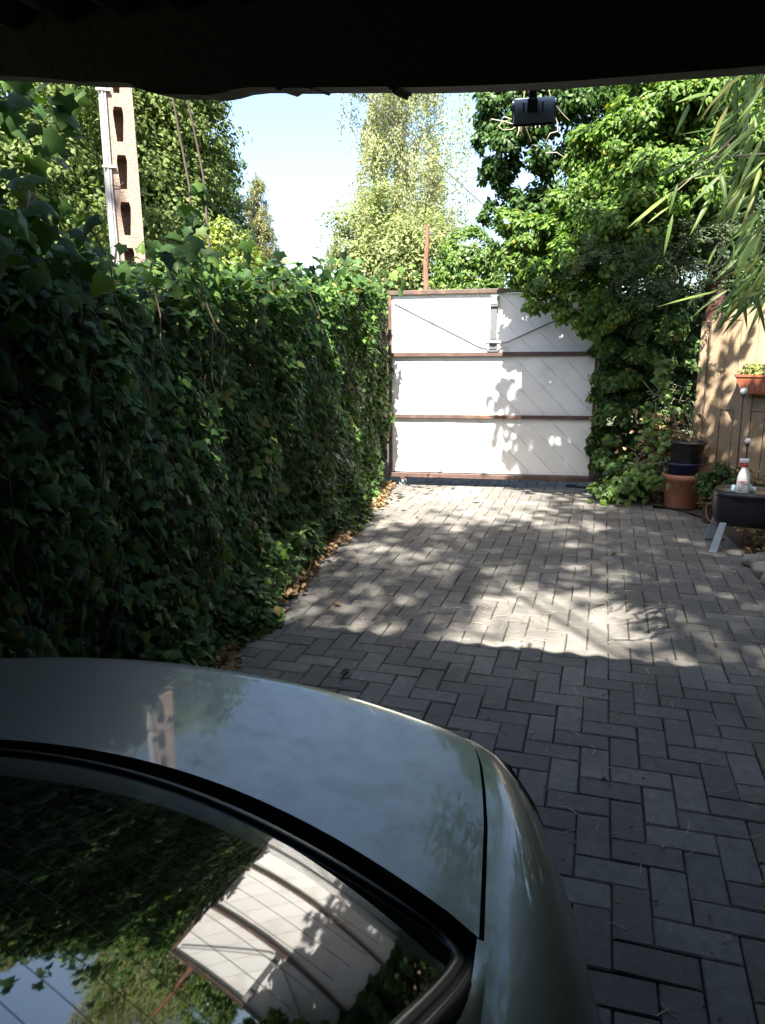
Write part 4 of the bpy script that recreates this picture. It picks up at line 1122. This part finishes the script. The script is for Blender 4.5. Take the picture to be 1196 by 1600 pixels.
def px_blade(x0, y0, x1, y1, Y, k):
    a = np.array(at_y(x0, y0, Y)); b = np.array(at_y(x1, y1, Y-random.uniform(-.03, .06))); d = b-a
    blade(a, d, np.array([random.uniform(-.5, .3), -.7, .6])+rnd(1)[0]*.25, np.linalg.norm(d), k)
# the leaves one can pick out
spec_l = [(1060, 263, 1010, 234, 3.2), (1068, 257, 1025, 258, 3.2), (1062, 258, 1013, 275, 3.2), (1105, 232, 1060, 242, 3.2), (1075, 262, 1130, 232, 3.2), (1045, 310, 992, 332, 3.0), (1050, 300, 982, 365, 3.0), (1047, 322, 1026, 368, 3.0), (1052, 335, 1036, 394, 3.0), (1060, 285, 1045, 325, 3.0),
          (1140, 190, 1085, 215, 3.1), (1150, 185, 1095, 225, 3.1), (1120, 260, 1070, 285, 3.0), (1140, 260, 1120, 290, 3.0), (1160, 190, 1120, 238, 2.9), (1180, 180, 1178, 222, 2.8), (1196, 430, 1120, 498, 2.9), (1190, 415, 1122, 490, 2.9), (1185, 440, 1150, 505, 2.9), (1196, 400, 1130, 420, 3.0), (1180, 395, 1125, 440, 3.0), (1190, 410, 1130, 425, 3.0), (1165, 300, 1148, 355, 2.9), (1190, 260, 1170, 320, 2.9)]
for k, (a, b, c, d, Y) in enumerate(spec_l): px_blade(a, b, c, d, Y, k)
k0 = 0
for k in range(150):
    f = random.random()
    zone = random.random()
    if zone < .62: x = 1196-abs(random.gauss(0, 38)); y = random.uniform(85, 300)
    elif zone < .8: x = 1196-abs(random.gauss(0, 20)); y = random.uniform(300, 400)
    else: x = 1205-abs(random.gauss(0, 36)); y = random.uniform(370, 470)
    ang = math.radians(random.gauss(130, 19)); ln = random.uniform(45, 95)
    px_blade(x, y, x+math.cos(ang)*ln, y+math.sin(ang)*ln, random.uniform(2.7, 3.6), k)
for k in range(110):      # out of the frame to the right, same clump
    p = np.array([random.uniform(1.0, 2.3), random.uniform(2.4, 4.0), random.uniform(1.6, 3.8)])
    d = np.array([random.uniform(-1, .6), random.uniform(-.6, .6), -1.2]); blade(p, d, rnd(1)[0]+np.array([0, -.5, .7]), random.uniform(.15, .24), k)
cul = []
for k, (x, y, tx, ty, tz) in enumerate([(1.5, 3.0, .85, 3.15, 2.75), (1.65, 3.2, .8, 3.0, 2.35), (1.45, 3.3, .75, 3.2, 2.45), (1.7, 2.9, .95, 2.8, 2.1), (1.6, 3.3, 1.2, 3.4, 3.2), (1.8, 3.1, 1.9, 3.2, 3.6)]):
    pts = []
    for i in range(12):
        f = i/11; pts.append((x+(tx-x)*f**2.2-bo[0], y+(ty-y)*f**1.5-bo[1], (tz+.35)*math.sin(f*math.pi*.56)*1.0))
    tubes('culm', [(pts, .010, .003)], M['bush'] if k % 2 else M['twig'], bam, 7)
for s_ in ([(1196, 105, 2.9), (1175, 150, 2.95), (1168, 195, 3.0), (1145, 230, 3.0)], [(1196, 240, 3.0), (1120, 245, 3.1), (1075, 258, 3.2)], [(1150, 210, 3.0), (1090, 270, 3.0), (1050, 305, 3.0)], [(1196, 380, 2.9), (1180, 410, 2.9)]):
    tubes('branchlet', [([np.array(at_y(*p))-bo for p in s_], .0035, .0015)], M['twig'], bam, 5)

# unseen tree beside the carport, crown shaped to cast the driveway dapples
wt = empty('shade_tree', (3.9, -3.2, 0), 0, 'unseen tree beside the carport with its crown shaped to dapple the driveway', 'tree')
wo_ = np.array([3.9, -3.2, 0]); cot = math.cos(SUN_EL)/math.sin(SUN_EL)
def shade(X, Y):
    if Y > 9.0:
        if Y < 9.6: return 0
        return (.8 if X > -1.1 else 0) if X < -.35 else .1
    if X > .55:
        if 4.2 < Y < 5.4: return .92
        return .97 if Y < 8.2 else (.42 if Y < 9.0 else .1)
    if Y > 8.1:
        e = -.98+.16*noise.noise(Vector((Y*2.3, 1.7, 0)))
        return .97 if X > e+.1 else (.6 if X > e-.06 else 0)
    if X > -.55 and Y < 4.35: return 0 if X < .38 else .95
    if X > -.80 and Y < 4.75: return .25
    if X > .25: return .96
    if X > -.95:
        if Y < 5.3: return .84
        if Y < 6.4: return .92
        if Y < 7.0: return .55
        return 0 if X < -.4 else .8
    if X > -1.5: return .80 if Y < 6.3 else (.45 if Y < 6.9 else 0)
    return .64 if Y < 6.0 else (.3 if Y < 6.6 else 0)
WP = []
for k in range(9000):
    X = random.uniform(-3.6, 3.4); Y = random.uniform(2.2, 10.5) if random.random() < .85 else random.uniform(-2, 2.2)
    p = shade(X, Y) if Y > 3.4 else .9
    dens = -math.log(1-min(p, .97))/3.4*(1+(.5 if p > .9 else 1.1)*noise.noise(Vector((X*1.5, Y*1.5, 3.3))))
    if random.random() > dens: continue
    low = Y > 8.05 and X > -1.3       # low bough added to put leaf shade on the gate
    hh = random.uniform(4.2, 5.3) if low else random.uniform(8.0, 12.0)
    if low and Y > 9.0: continue
    m = random.randint(6, 11)
    c = np.array([X - math.tan(SUN_AZ)*cot*hh, Y-cot*hh, hh])
    WP.append(c+rnd(m)*np.array([.10, .10, .08]))
WPc = np.concatenate(WP)-wo_; n = len(WPc)
leaf_cloud('crown', WPc, np.array([0, 0, 1.0])+rnd(n, .4), rnd(n)*np.array([1, 1, .4]), rng.uniform(.09, .15, n), 'oval', M['oak'], wt)
branchy('trunk', (0, 0, -.05), [(-2.0, 1.5, 9.6), (-4.2, 1, 9.9), (-6.2, .5, 9.6), (-3.2, 2.3, 10.8), (-5.6, 2.0, 10.8), (-2.0, 3.0, 10.6), (-.6, 0, 9.5), (-3.3, 8.0, 4.8)], .06, M['bark'], wt, 8, .04)

tree('blocking_hedge', 'added unseen hedge beside the bamboo, blocking sky from the car wing', (3.3, 3.6),  # unseen hedge added to darken the car wing reflection and cut sky light
     [((3.3+.25*math.sin(k*2.1), .6+.75*k, z), .62) for k in range(9) for z in (.5, 1.4, 2.3, 3.1, 3.9, 4.6)], 260, .13, 'oval', M['shrub_dark'], M['bark'], .03, limbs=[(0, y, 2.5) for y in (-2.5, -1, 0, 1.2, 2.4)], cat='hedge', sub=.4, fill=.4)
# ------------------------------------------------------------------ right fence
fa = math.radians(-27)
fo = at_y(1089, 700, 7.85); fo = (fo[0], fo[1], 0)
rf = empty('wooden_fence', fo, fa, 'sunlit light wooden board fence with an arched top beside the pots', 'fence')
def ftop(x): return 1.80 + .16*math.sin(min(1, max(0, x)/1.9)*math.pi)**.8
box('post', (.0, .0, .89), (.075, .09, 1.78), M['fence'], rf, bevel=.006)
box('post', (1.98, .0, .89), (.075, .09, 1.78), M['fence'], rf, bevel=.006)
def fboard(name, x0, x1, z0, z1, y, arch=False):
    bm = bmesh.new(); n = 5; f_, b_ = [], []
    top = [(x0+(x1-x0)*i/n, (ftop(x0+(x1-x0)*i/n) if arch else z1)) for i in range(n+1)]
    pl_ = [(x0, z0), (x1, z0)] + top[::-1]
    fr = [bm.verts.new((x, y, z)) for x, z in pl_]; bk = [bm.verts.new((x, y+.018, z)) for x, z in pl_]
    bm.faces.new(fr); bm.faces.new(bk[::-1])
    for i in range(len(pl_)): bm.faces.new((fr[i], bk[i], bk[(i+1) % len(pl_)], fr[(i+1) % len(pl_)]))
    return bm_obj(name, bm, M['fence'], rf)
x = .05
for k in range(7):
    fboard('board', x, x+.148, .06, 0, -.022+random.uniform(-.002, .002), True)
    fboard('board', x+.150, x+.272, .95, 1.775, -.012+random.uniform(-.002, .002))
    fboard('board', x+.152, x+.268, .06, .943, -.008+random.uniform(-.002, .002))
    fboard('board', x+.152, x+.268, 1.783, 0, -.008, True)
    x += .278
box('gap_backing', (1.0, .0215, .92), (1.9, .005, 1.70), M['old_wood'], rf)  # dark sheet added behind the boards so no light shows in the gaps
for z in (.35, 1.0, 1.6): box('rail', (1.0, .046, z), (1.9, .04, .07), M['fence'], rf)
tubes('cable', [([(.045, -.05, 1.74), (.05, -.05, 1.2), (.047, -.052, .6), (.05, -.05, .1)], .006, .006)], M['wire'], rf, 6)
# planter on the fence
FM = Matrix.Translation(fo) @ Matrix.Rotation(fa, 4, 'Z')
pc = FM @ Vector((.62, -.13, 1.12))
pb = empty('flower_box', pc, fa, 'orange plastic flower box hung on the wooden fence', 'planter')
bm = bmesh.new()
def ringb(w, d, z): return [bm.verts.new((sx*w, sy*d, z)) for sx, sy in ((-1, -1), (1, -1), (1, 1), (-1, 1))]
rr = [ringb(.19, .062, .0), ringb(.245, .085, .15), ringb(.255, .093, .152), ringb(.255, .093, .172), ringb(.237, .078, .172), ringb(.232, .075, .13)]
bm.faces.new(rr[0][::-1])
for a, b in zip(rr[:-1], rr[1:]):
    for i in range(4): bm.faces.new((a[i], a[(i+1) % 4], b[(i+1) % 4], b[i]))
bm.faces.new(rr[-1])
bm_obj('box', bm, M['orange'], pb)
for i in range(9): box('rib', (-.18+.045*i, -.0755, .075), (.012, .006, .11), M['orange'], pb, rot=Matrix.Rotation(math.radians(-8.5), 3, 'X'))
fp = empty('flower_box_plant', pc+Vector((0, 0, .13)), fa, 'fresh light green seedlings growing in the orange flower box', 'plant')
n = 420
pts = np.stack([rng.uniform(-.22, .22, n), rng.uniform(-.07, .07, n), .03+.10*rng.random(n)], 1)
leaf_cloud('foliage', pts, np.array([0, -.6, 1.0])+rnd(n, .4), rnd(n), rng.uniform(.025, .045, n), 'oval', M['bush'], fp)
tubes('stem', [([(x, 0, 0), (x+.01, -.01, .09)], .003, .002) for x in np.linspace(-.2, .2, 12)], M['bush'], fp, 4)
# globe lights on stakes
for lab, (px, py), rr_, gz in [('taller white globe light on a thin stake before the fence', (1163, 611), .032, 0), ('shorter clear globe light on a thin stake before the fence', (1169, 689), .026, 0)]:
    Y = 7.15
    p = np.array(at_y(px, py, Y))
    g = empty('globe_light', (p[0], p[1], 0), 0, lab, 'garden light', 'globe lights by the fence')
    lathe('globe', [(rr_*math.sin(a), rr_*-math.cos(a)) for a in np.linspace(.01, math.pi-.01, 14)], M['globe'], g, 20, (0, 0, p[2]))
    tubes('stake', [([(0, 0, 0), (.004, 0, p[2]*.5), (0, 0, p[2]-rr_-.02)], .005, .005)], M['lamp_dark'], g, 6)
    lathe('collar', [(.012, -rr_-.022), (.016, -rr_-.006), (.010, -rr_+.008)], M['lamp_dark'], g, 10, (0, 0, p[2]))

# ------------------------------------------------------------------ pots
def pot_prof(rt, rb, h, rim, th=.008):
    return [(0, 0), (rb*.96, 0), (rb, .006), (rt-.012, h-rim), (rt+.004, h-rim+.003), (rt+.008, h-.006), (rt+.003, h), (rt-th, h-.004), (rt-th-.012, h-rim), (rt-th-.016, h*.80), (0, h*.79)]
pc0 = at_z(1063, 799, 0); py0 = pc0[1]+.17; pX = pc0[0]*(py0/pc0[1])
tp = empty('terracotta_pot', (pX, py0, .012), 0, 'large terracotta pot holding two smaller nested pots', 'flower pot')
lathe('pot', pot_prof(.185, .15, .335, .06), M['terracotta'], tp, 40)
lathe('dark_base_ring', [(.152, .001), (.1535, .012)], M['soil'], tp, 40)  # thin soil-coloured ring round the foot of the pot
bp2 = empty('blue_pot', (pX+.005, py0-.01, .29), 0, 'dark blue plastic pot sitting inside the terracotta pot', 'flower pot')
lathe('pot', pot_prof(.162, .13, .17, .03), M['pot_blue'], bp2, 36)
bp3 = empty('black_pot', (pX+.012, py0-.01, .437), math.radians(0), 'black plastic pot with a dry brown inside on top of the blue pot', 'flower pot')
lathe('pot', pot_prof(.168, .135, .225, .02), M['pot_black'], bp3, 36)
bp3.rotation_euler = (math.radians(1.5), math.radians(2), 0)
lathe('dry_inside', [(.154, .205), (.148, .19), (.0, .178)], M['pot_soil'], bp3, 30)
# plants behind the stool
pp0 = at_y(1118, 770, 7.0)
pk = empty('potted_plant', (pp0[0], pp0[1], 0), 0, 'dark leafy potted plant between the terracotta pot and the stool', 'potted plant')
lathe('pot', pot_prof(.11, .085, .20, .03), M['old_wood'], pk, 24)
lm = [((0, -.02, .32), .13), ((.09, 0, .38), .12), ((-.07, .02, .40), .10), ((.16, .02, .30), .12), ((.02, .03, .46), .08)]
crown('foliage', lm, 1500, .05, 'oval', M['shrub_dark'], pk, .45)
tubes('stem', [([(0, 0, .15), (x, y, z)], .005, .002) for (x, y, z), r in lm], M['stem'], pk, 5)
pk2c = at_y(1185, 770, 7.0)
pk2 = empty('brown_shrub', (pk2c[0], pk2c[1], 0), 0, 'low half dry brownish shrub behind the spray bottle', 'shrub')
crown('foliage', [((-.02, 0, .25), .18), ((.15, .05, .3), .2), ((-.1, .1, .35), .14), ((.3, .0, .3), .2)], 800, .05, 'dry', M['litter'], pk2, .45)
crown('green_foliage', [((-.05, -.05, .25), .15), ((.1, -.08, .2), .15)], 500, .045, 'oval', M['shrub_dark'], pk2, .45)
branchy('stem', (0, 0, 0), [(-.1, 0, .45), (.1, .05, .5), (.2, 0, .4), (-.02, .1, .5)], .006, M['stem'], pk2, 5)

# ------------------------------------------------------------------ stool / tub with spray bottle
leg1 = at_z(1114, 864, 0); leg2 = at_z(1106, 843, 0)
SC = np.array([1.135, 6.12])
st = empty('tub_stool', (SC[0], SC[1], 0), math.radians(-8), 'black rounded plastic tub stool standing on pale grey splayed legs', 'stool')
def sup(w, d, z, n=40, e=3.2):
    out = []
    for k in range(n):
        a = 2*math.pi*k/n; c, s = math.cos(a), math.sin(a)
        out.append((w*math.copysign(abs(c)**(2/e), c), d*math.copysign(abs(s)**(2/e), s), z))
    return out
ST0, ST1 = .20, .475
secs = [sup(.001, .001, ST0+.012), sup(.205, .15, ST0+.004), sup(.225, .165, ST0+.012), sup(.243, .182, ST0+.05), sup(.255, .195, ST0+.12), sup(.258, .198, ST0+.19), sup(.252, .195, ST1-.05), sup(.258, .20, ST1-.045), sup(.258, .20, ST1-.02), sup(.250, .192, ST1-.008), sup(.235, .178, ST1), sup(.222, .165, ST1-.004)]
G = [s + [s[0]] for s in secs]
autosmooth(grid_obj('tub', G, M['tub']), 50).parent = st
G = [s + [s[0]] for s in (sup(.222, .165, ST1-.004), sup(.21, .155, ST1-.022), sup(.001, .001, ST1-.02))]
autosmooth(grid_obj('seat_top', G, M['tub_top']), 50).parent = st
def splay(name, top, bot, w, d, material):
    bm = bmesh.new()
    t_, b_ = Vector(top), Vector(bot)
    vs_ = []
    for p, k in ((t_, 1.0), (b_, 1.12)):
        for sx, sy in ((-1, -1), (1, -1), (1, 1), (-1, 1)): vs_.append(bm.verts.new((p.x+sx*w*k/2, p.y+sy*d*k/2, p.z)))
    for i in range(4): bm.faces.new((vs_[i], vs_[(i+1) % 4], vs_[4+(i+1) % 4], vs_[4+i]))
    bm.faces.new(vs_[:4]); bm.faces.new(vs_[4:][::-1])
    bmesh.ops.bevel(bm, geom=bm.edges[:], offset=.004, segments=1, affect='EDGES')
    return bm_obj(name, bm, material, st)
_im = (Matrix.Translation((SC[0], SC[1], 0)) @ Matrix.Rotation(math.radians(-8), 4, 'Z')).inverted()
l1 = _im @ Vector((leg1[0], leg1[1], .004)); l2 = _im @ Vector((leg2[0], leg2[1], .004))
splay('leg', (l1.x+.055, l1.y+.06, ST0+.03), l1, .05, .022, M['leg_grey'])
splay('leg', (l2.x+.055, min(l2.y-.02, .13), ST0+.03), l2, .05, .022, M['leg_grey'])
splay('leg', (.16, -.10, ST0+.03), (.19, -.15, 0.012), .045, .025, M['old_wood'])
splay('leg', (.16, .10, ST0+.03), (.19, .15, 0.012), .045, .025, M['old_wood'])
tubes('carry_handle', [([(-.25, -.12, ST1-.10), (-.29, -.14, ST1-.10), (-.298, -.15, ST1-.15), (-.285, -.16, ST1-.22), (-.25, -.165, ST1-.255), (-.20, -.168, ST1-.26)], .005, .005)], M['old_wood'], st, 8)
SM = Matrix.Translation((SC[0], SC[1], 0)) @ Matrix.Rotation(math.radians(-8), 4, 'Z')
bq = SM @ Vector((-.055, -.09, ST1-.02))
bt_ = empty('spray_bottle', bq, math.radians(-5), 'white spray bottle with a red and white trigger head on the black stool', 'bottle')
secs = [sup(.001, .001, 0), sup(.042, .03, 0), sup(.047, .034, .008), sup(.047, .034, .10), sup(.045, .033, .125), sup(.036, .028, .16, e=2.4), sup(.022, .02, .19, e=2), sup(.015, .015, .203, e=2), sup(.015, .015, .21, e=2)]
autosmooth(grid_obj('bottle', [s+[s[0]] for s in secs], M['bottle']), 45).parent = bt_
lathe('collar', [(.0, .205), (.018, .205), (.019, .207), (.019, .228), (.015, .230), (0, .23)], M['red'], bt_, 18)
hd = box('spray_head', (-.008, 0, .250), (.066, .026, .034), M['strap'], bt_, bevel=.009)
box('nozzle', (-.044, 0, .252), (.012, .018, .018), M['red'], hd, bevel=.003)
box('trigger', (-.034, 0, .222), (.010, .012, .045), M['red'], bt_, rot=Matrix.Rotation(.45, 3, 'Y'), bevel=.003)
lbm = box('label_front', (0, -.0345, .062), (.070, .002, .082), M['labelm'], bt_)
box('label_stripe', (-.012, -.0362, .092), (.034, .001, .012), M['labelred'], lbm)
box('label_stripe', (.004, -.0362, .078), (.04, .001, .006), M['pot_blue'], lbm)
bm = bmesh.new(); bmesh.ops.create_icosphere(bm, subdivisions=3, radius=1)
for v in bm.verts:
    v.co *= 1+.35*noise.noise(v.co*2.3)+.15*noise.noise(v.co*6); v.co = Vector((v.co.x*.085, v.co.y*.04, max(v.co.z, -.5)*.045+.022))
cl = bm_obj('cleaning_cloth', bm, M['cloth'], None, True); cl.location = SM @ Vector((-.05, -.02, ST1-.02)); tag(cl, 'crumpled pale blue cloth behind the spray bottle', 'cloth')

# ------------------------------------------------------------------ rocks and planter at the right edge
def rock(c, s, seed, label, rz=0):
    bm = bmesh.new(); bmesh.ops.create_icosphere(bm, subdivisions=3, radius=1); o_ = Vector((seed*7.1, seed*3.3, seed))
    for v in bm.verts:
        d = v.co.copy(); k = max(abs(d.x), abs(d.y), abs(d.z)); v.co = d*(1+.35*(1/k-1))
        v.co *= 1+.22*noise.noise(d*1.4+o_)+.10*noise.noise(d*3.7+o_)+.04*noise.noise(d*9+o_)
        v.co = Vector((v.co.x*s[0], v.co.y*s[1], v.co.z*s[2]))
    o = bm_obj('border_stone', bm, M['rock'], None, True); o.location = c; o.rotation_euler = (0, 0, rz)
    return tag(o, label, 'stone', 'border stones along the paving')
rock((1.19, 5.66, .035), (.15, .085, .055), 1, 'flat grey border stone nearest the leg of the stool', .3)
rock((1.16, 5.42, .03), (.085, .10, .06), 2, 'second grey border stone from the stool, beside the flat one', .1)
rock((1.20, 5.20, .03), (.10, .10, .06), 3, 'third border stone from the stool, rough and mossy', .8)
rock((1.17, 4.97, .02), (.07, .09, .05), 4, 'fourth border stone from the stool, small and pale', .2)
rock((1.22, 4.74, .03), (.10, .11, .06), 5, 'fifth border stone from the stool, next to the bamboo side', 1.1)
rock((1.36, 5.5, .03), (.10, .09, .07), 6, 'grey stone lying behind the border stones in the soil', .5)
pd = empty('planter_tub', (1.40, 5.95, 0), 0, 'dark grey rounded tub planter standing beside the black stool', 'planter')
lathe('tub', [(0, 0), (.115, 0), (.135, .05), (.145, .2), (.14, .32), (.12, .39), (.10, .40), (.10, .36), (0, .35)], M['planter'], pd, 28)
for k in range(14): 
    a = 2*math.pi*k/14; tubes('rib', [([(.137*math.cos(a), .137*math.sin(a), .05), (.147*math.cos(a), .147*math.sin(a), .2), (.142*math.cos(a), .142*math.sin(a), .32)], .004, .004)], M['planter'], pd, 5)
crown('foliage', [((.0, 0, .45), .12)], 700, .05, 'oval', M['shrub_dark'], pd, .5)
gk = empty('ground_plant', (1.45, 5.25, 0), 0, 'small green plant growing behind the border stones', 'plant')
crown('foliage', [((0, 0, .1), .14), ((.12, .15, .12), .14)], 600, .05, 'oval', M['shrub_dark'], gk, .5)
tubes('stem', [([(0, 0, 0), (.03, .02, .12)], .004, .002), ([(.1, .1, 0), (.12, .15, .14)], .004, .002)], M['stem'], gk, 5)
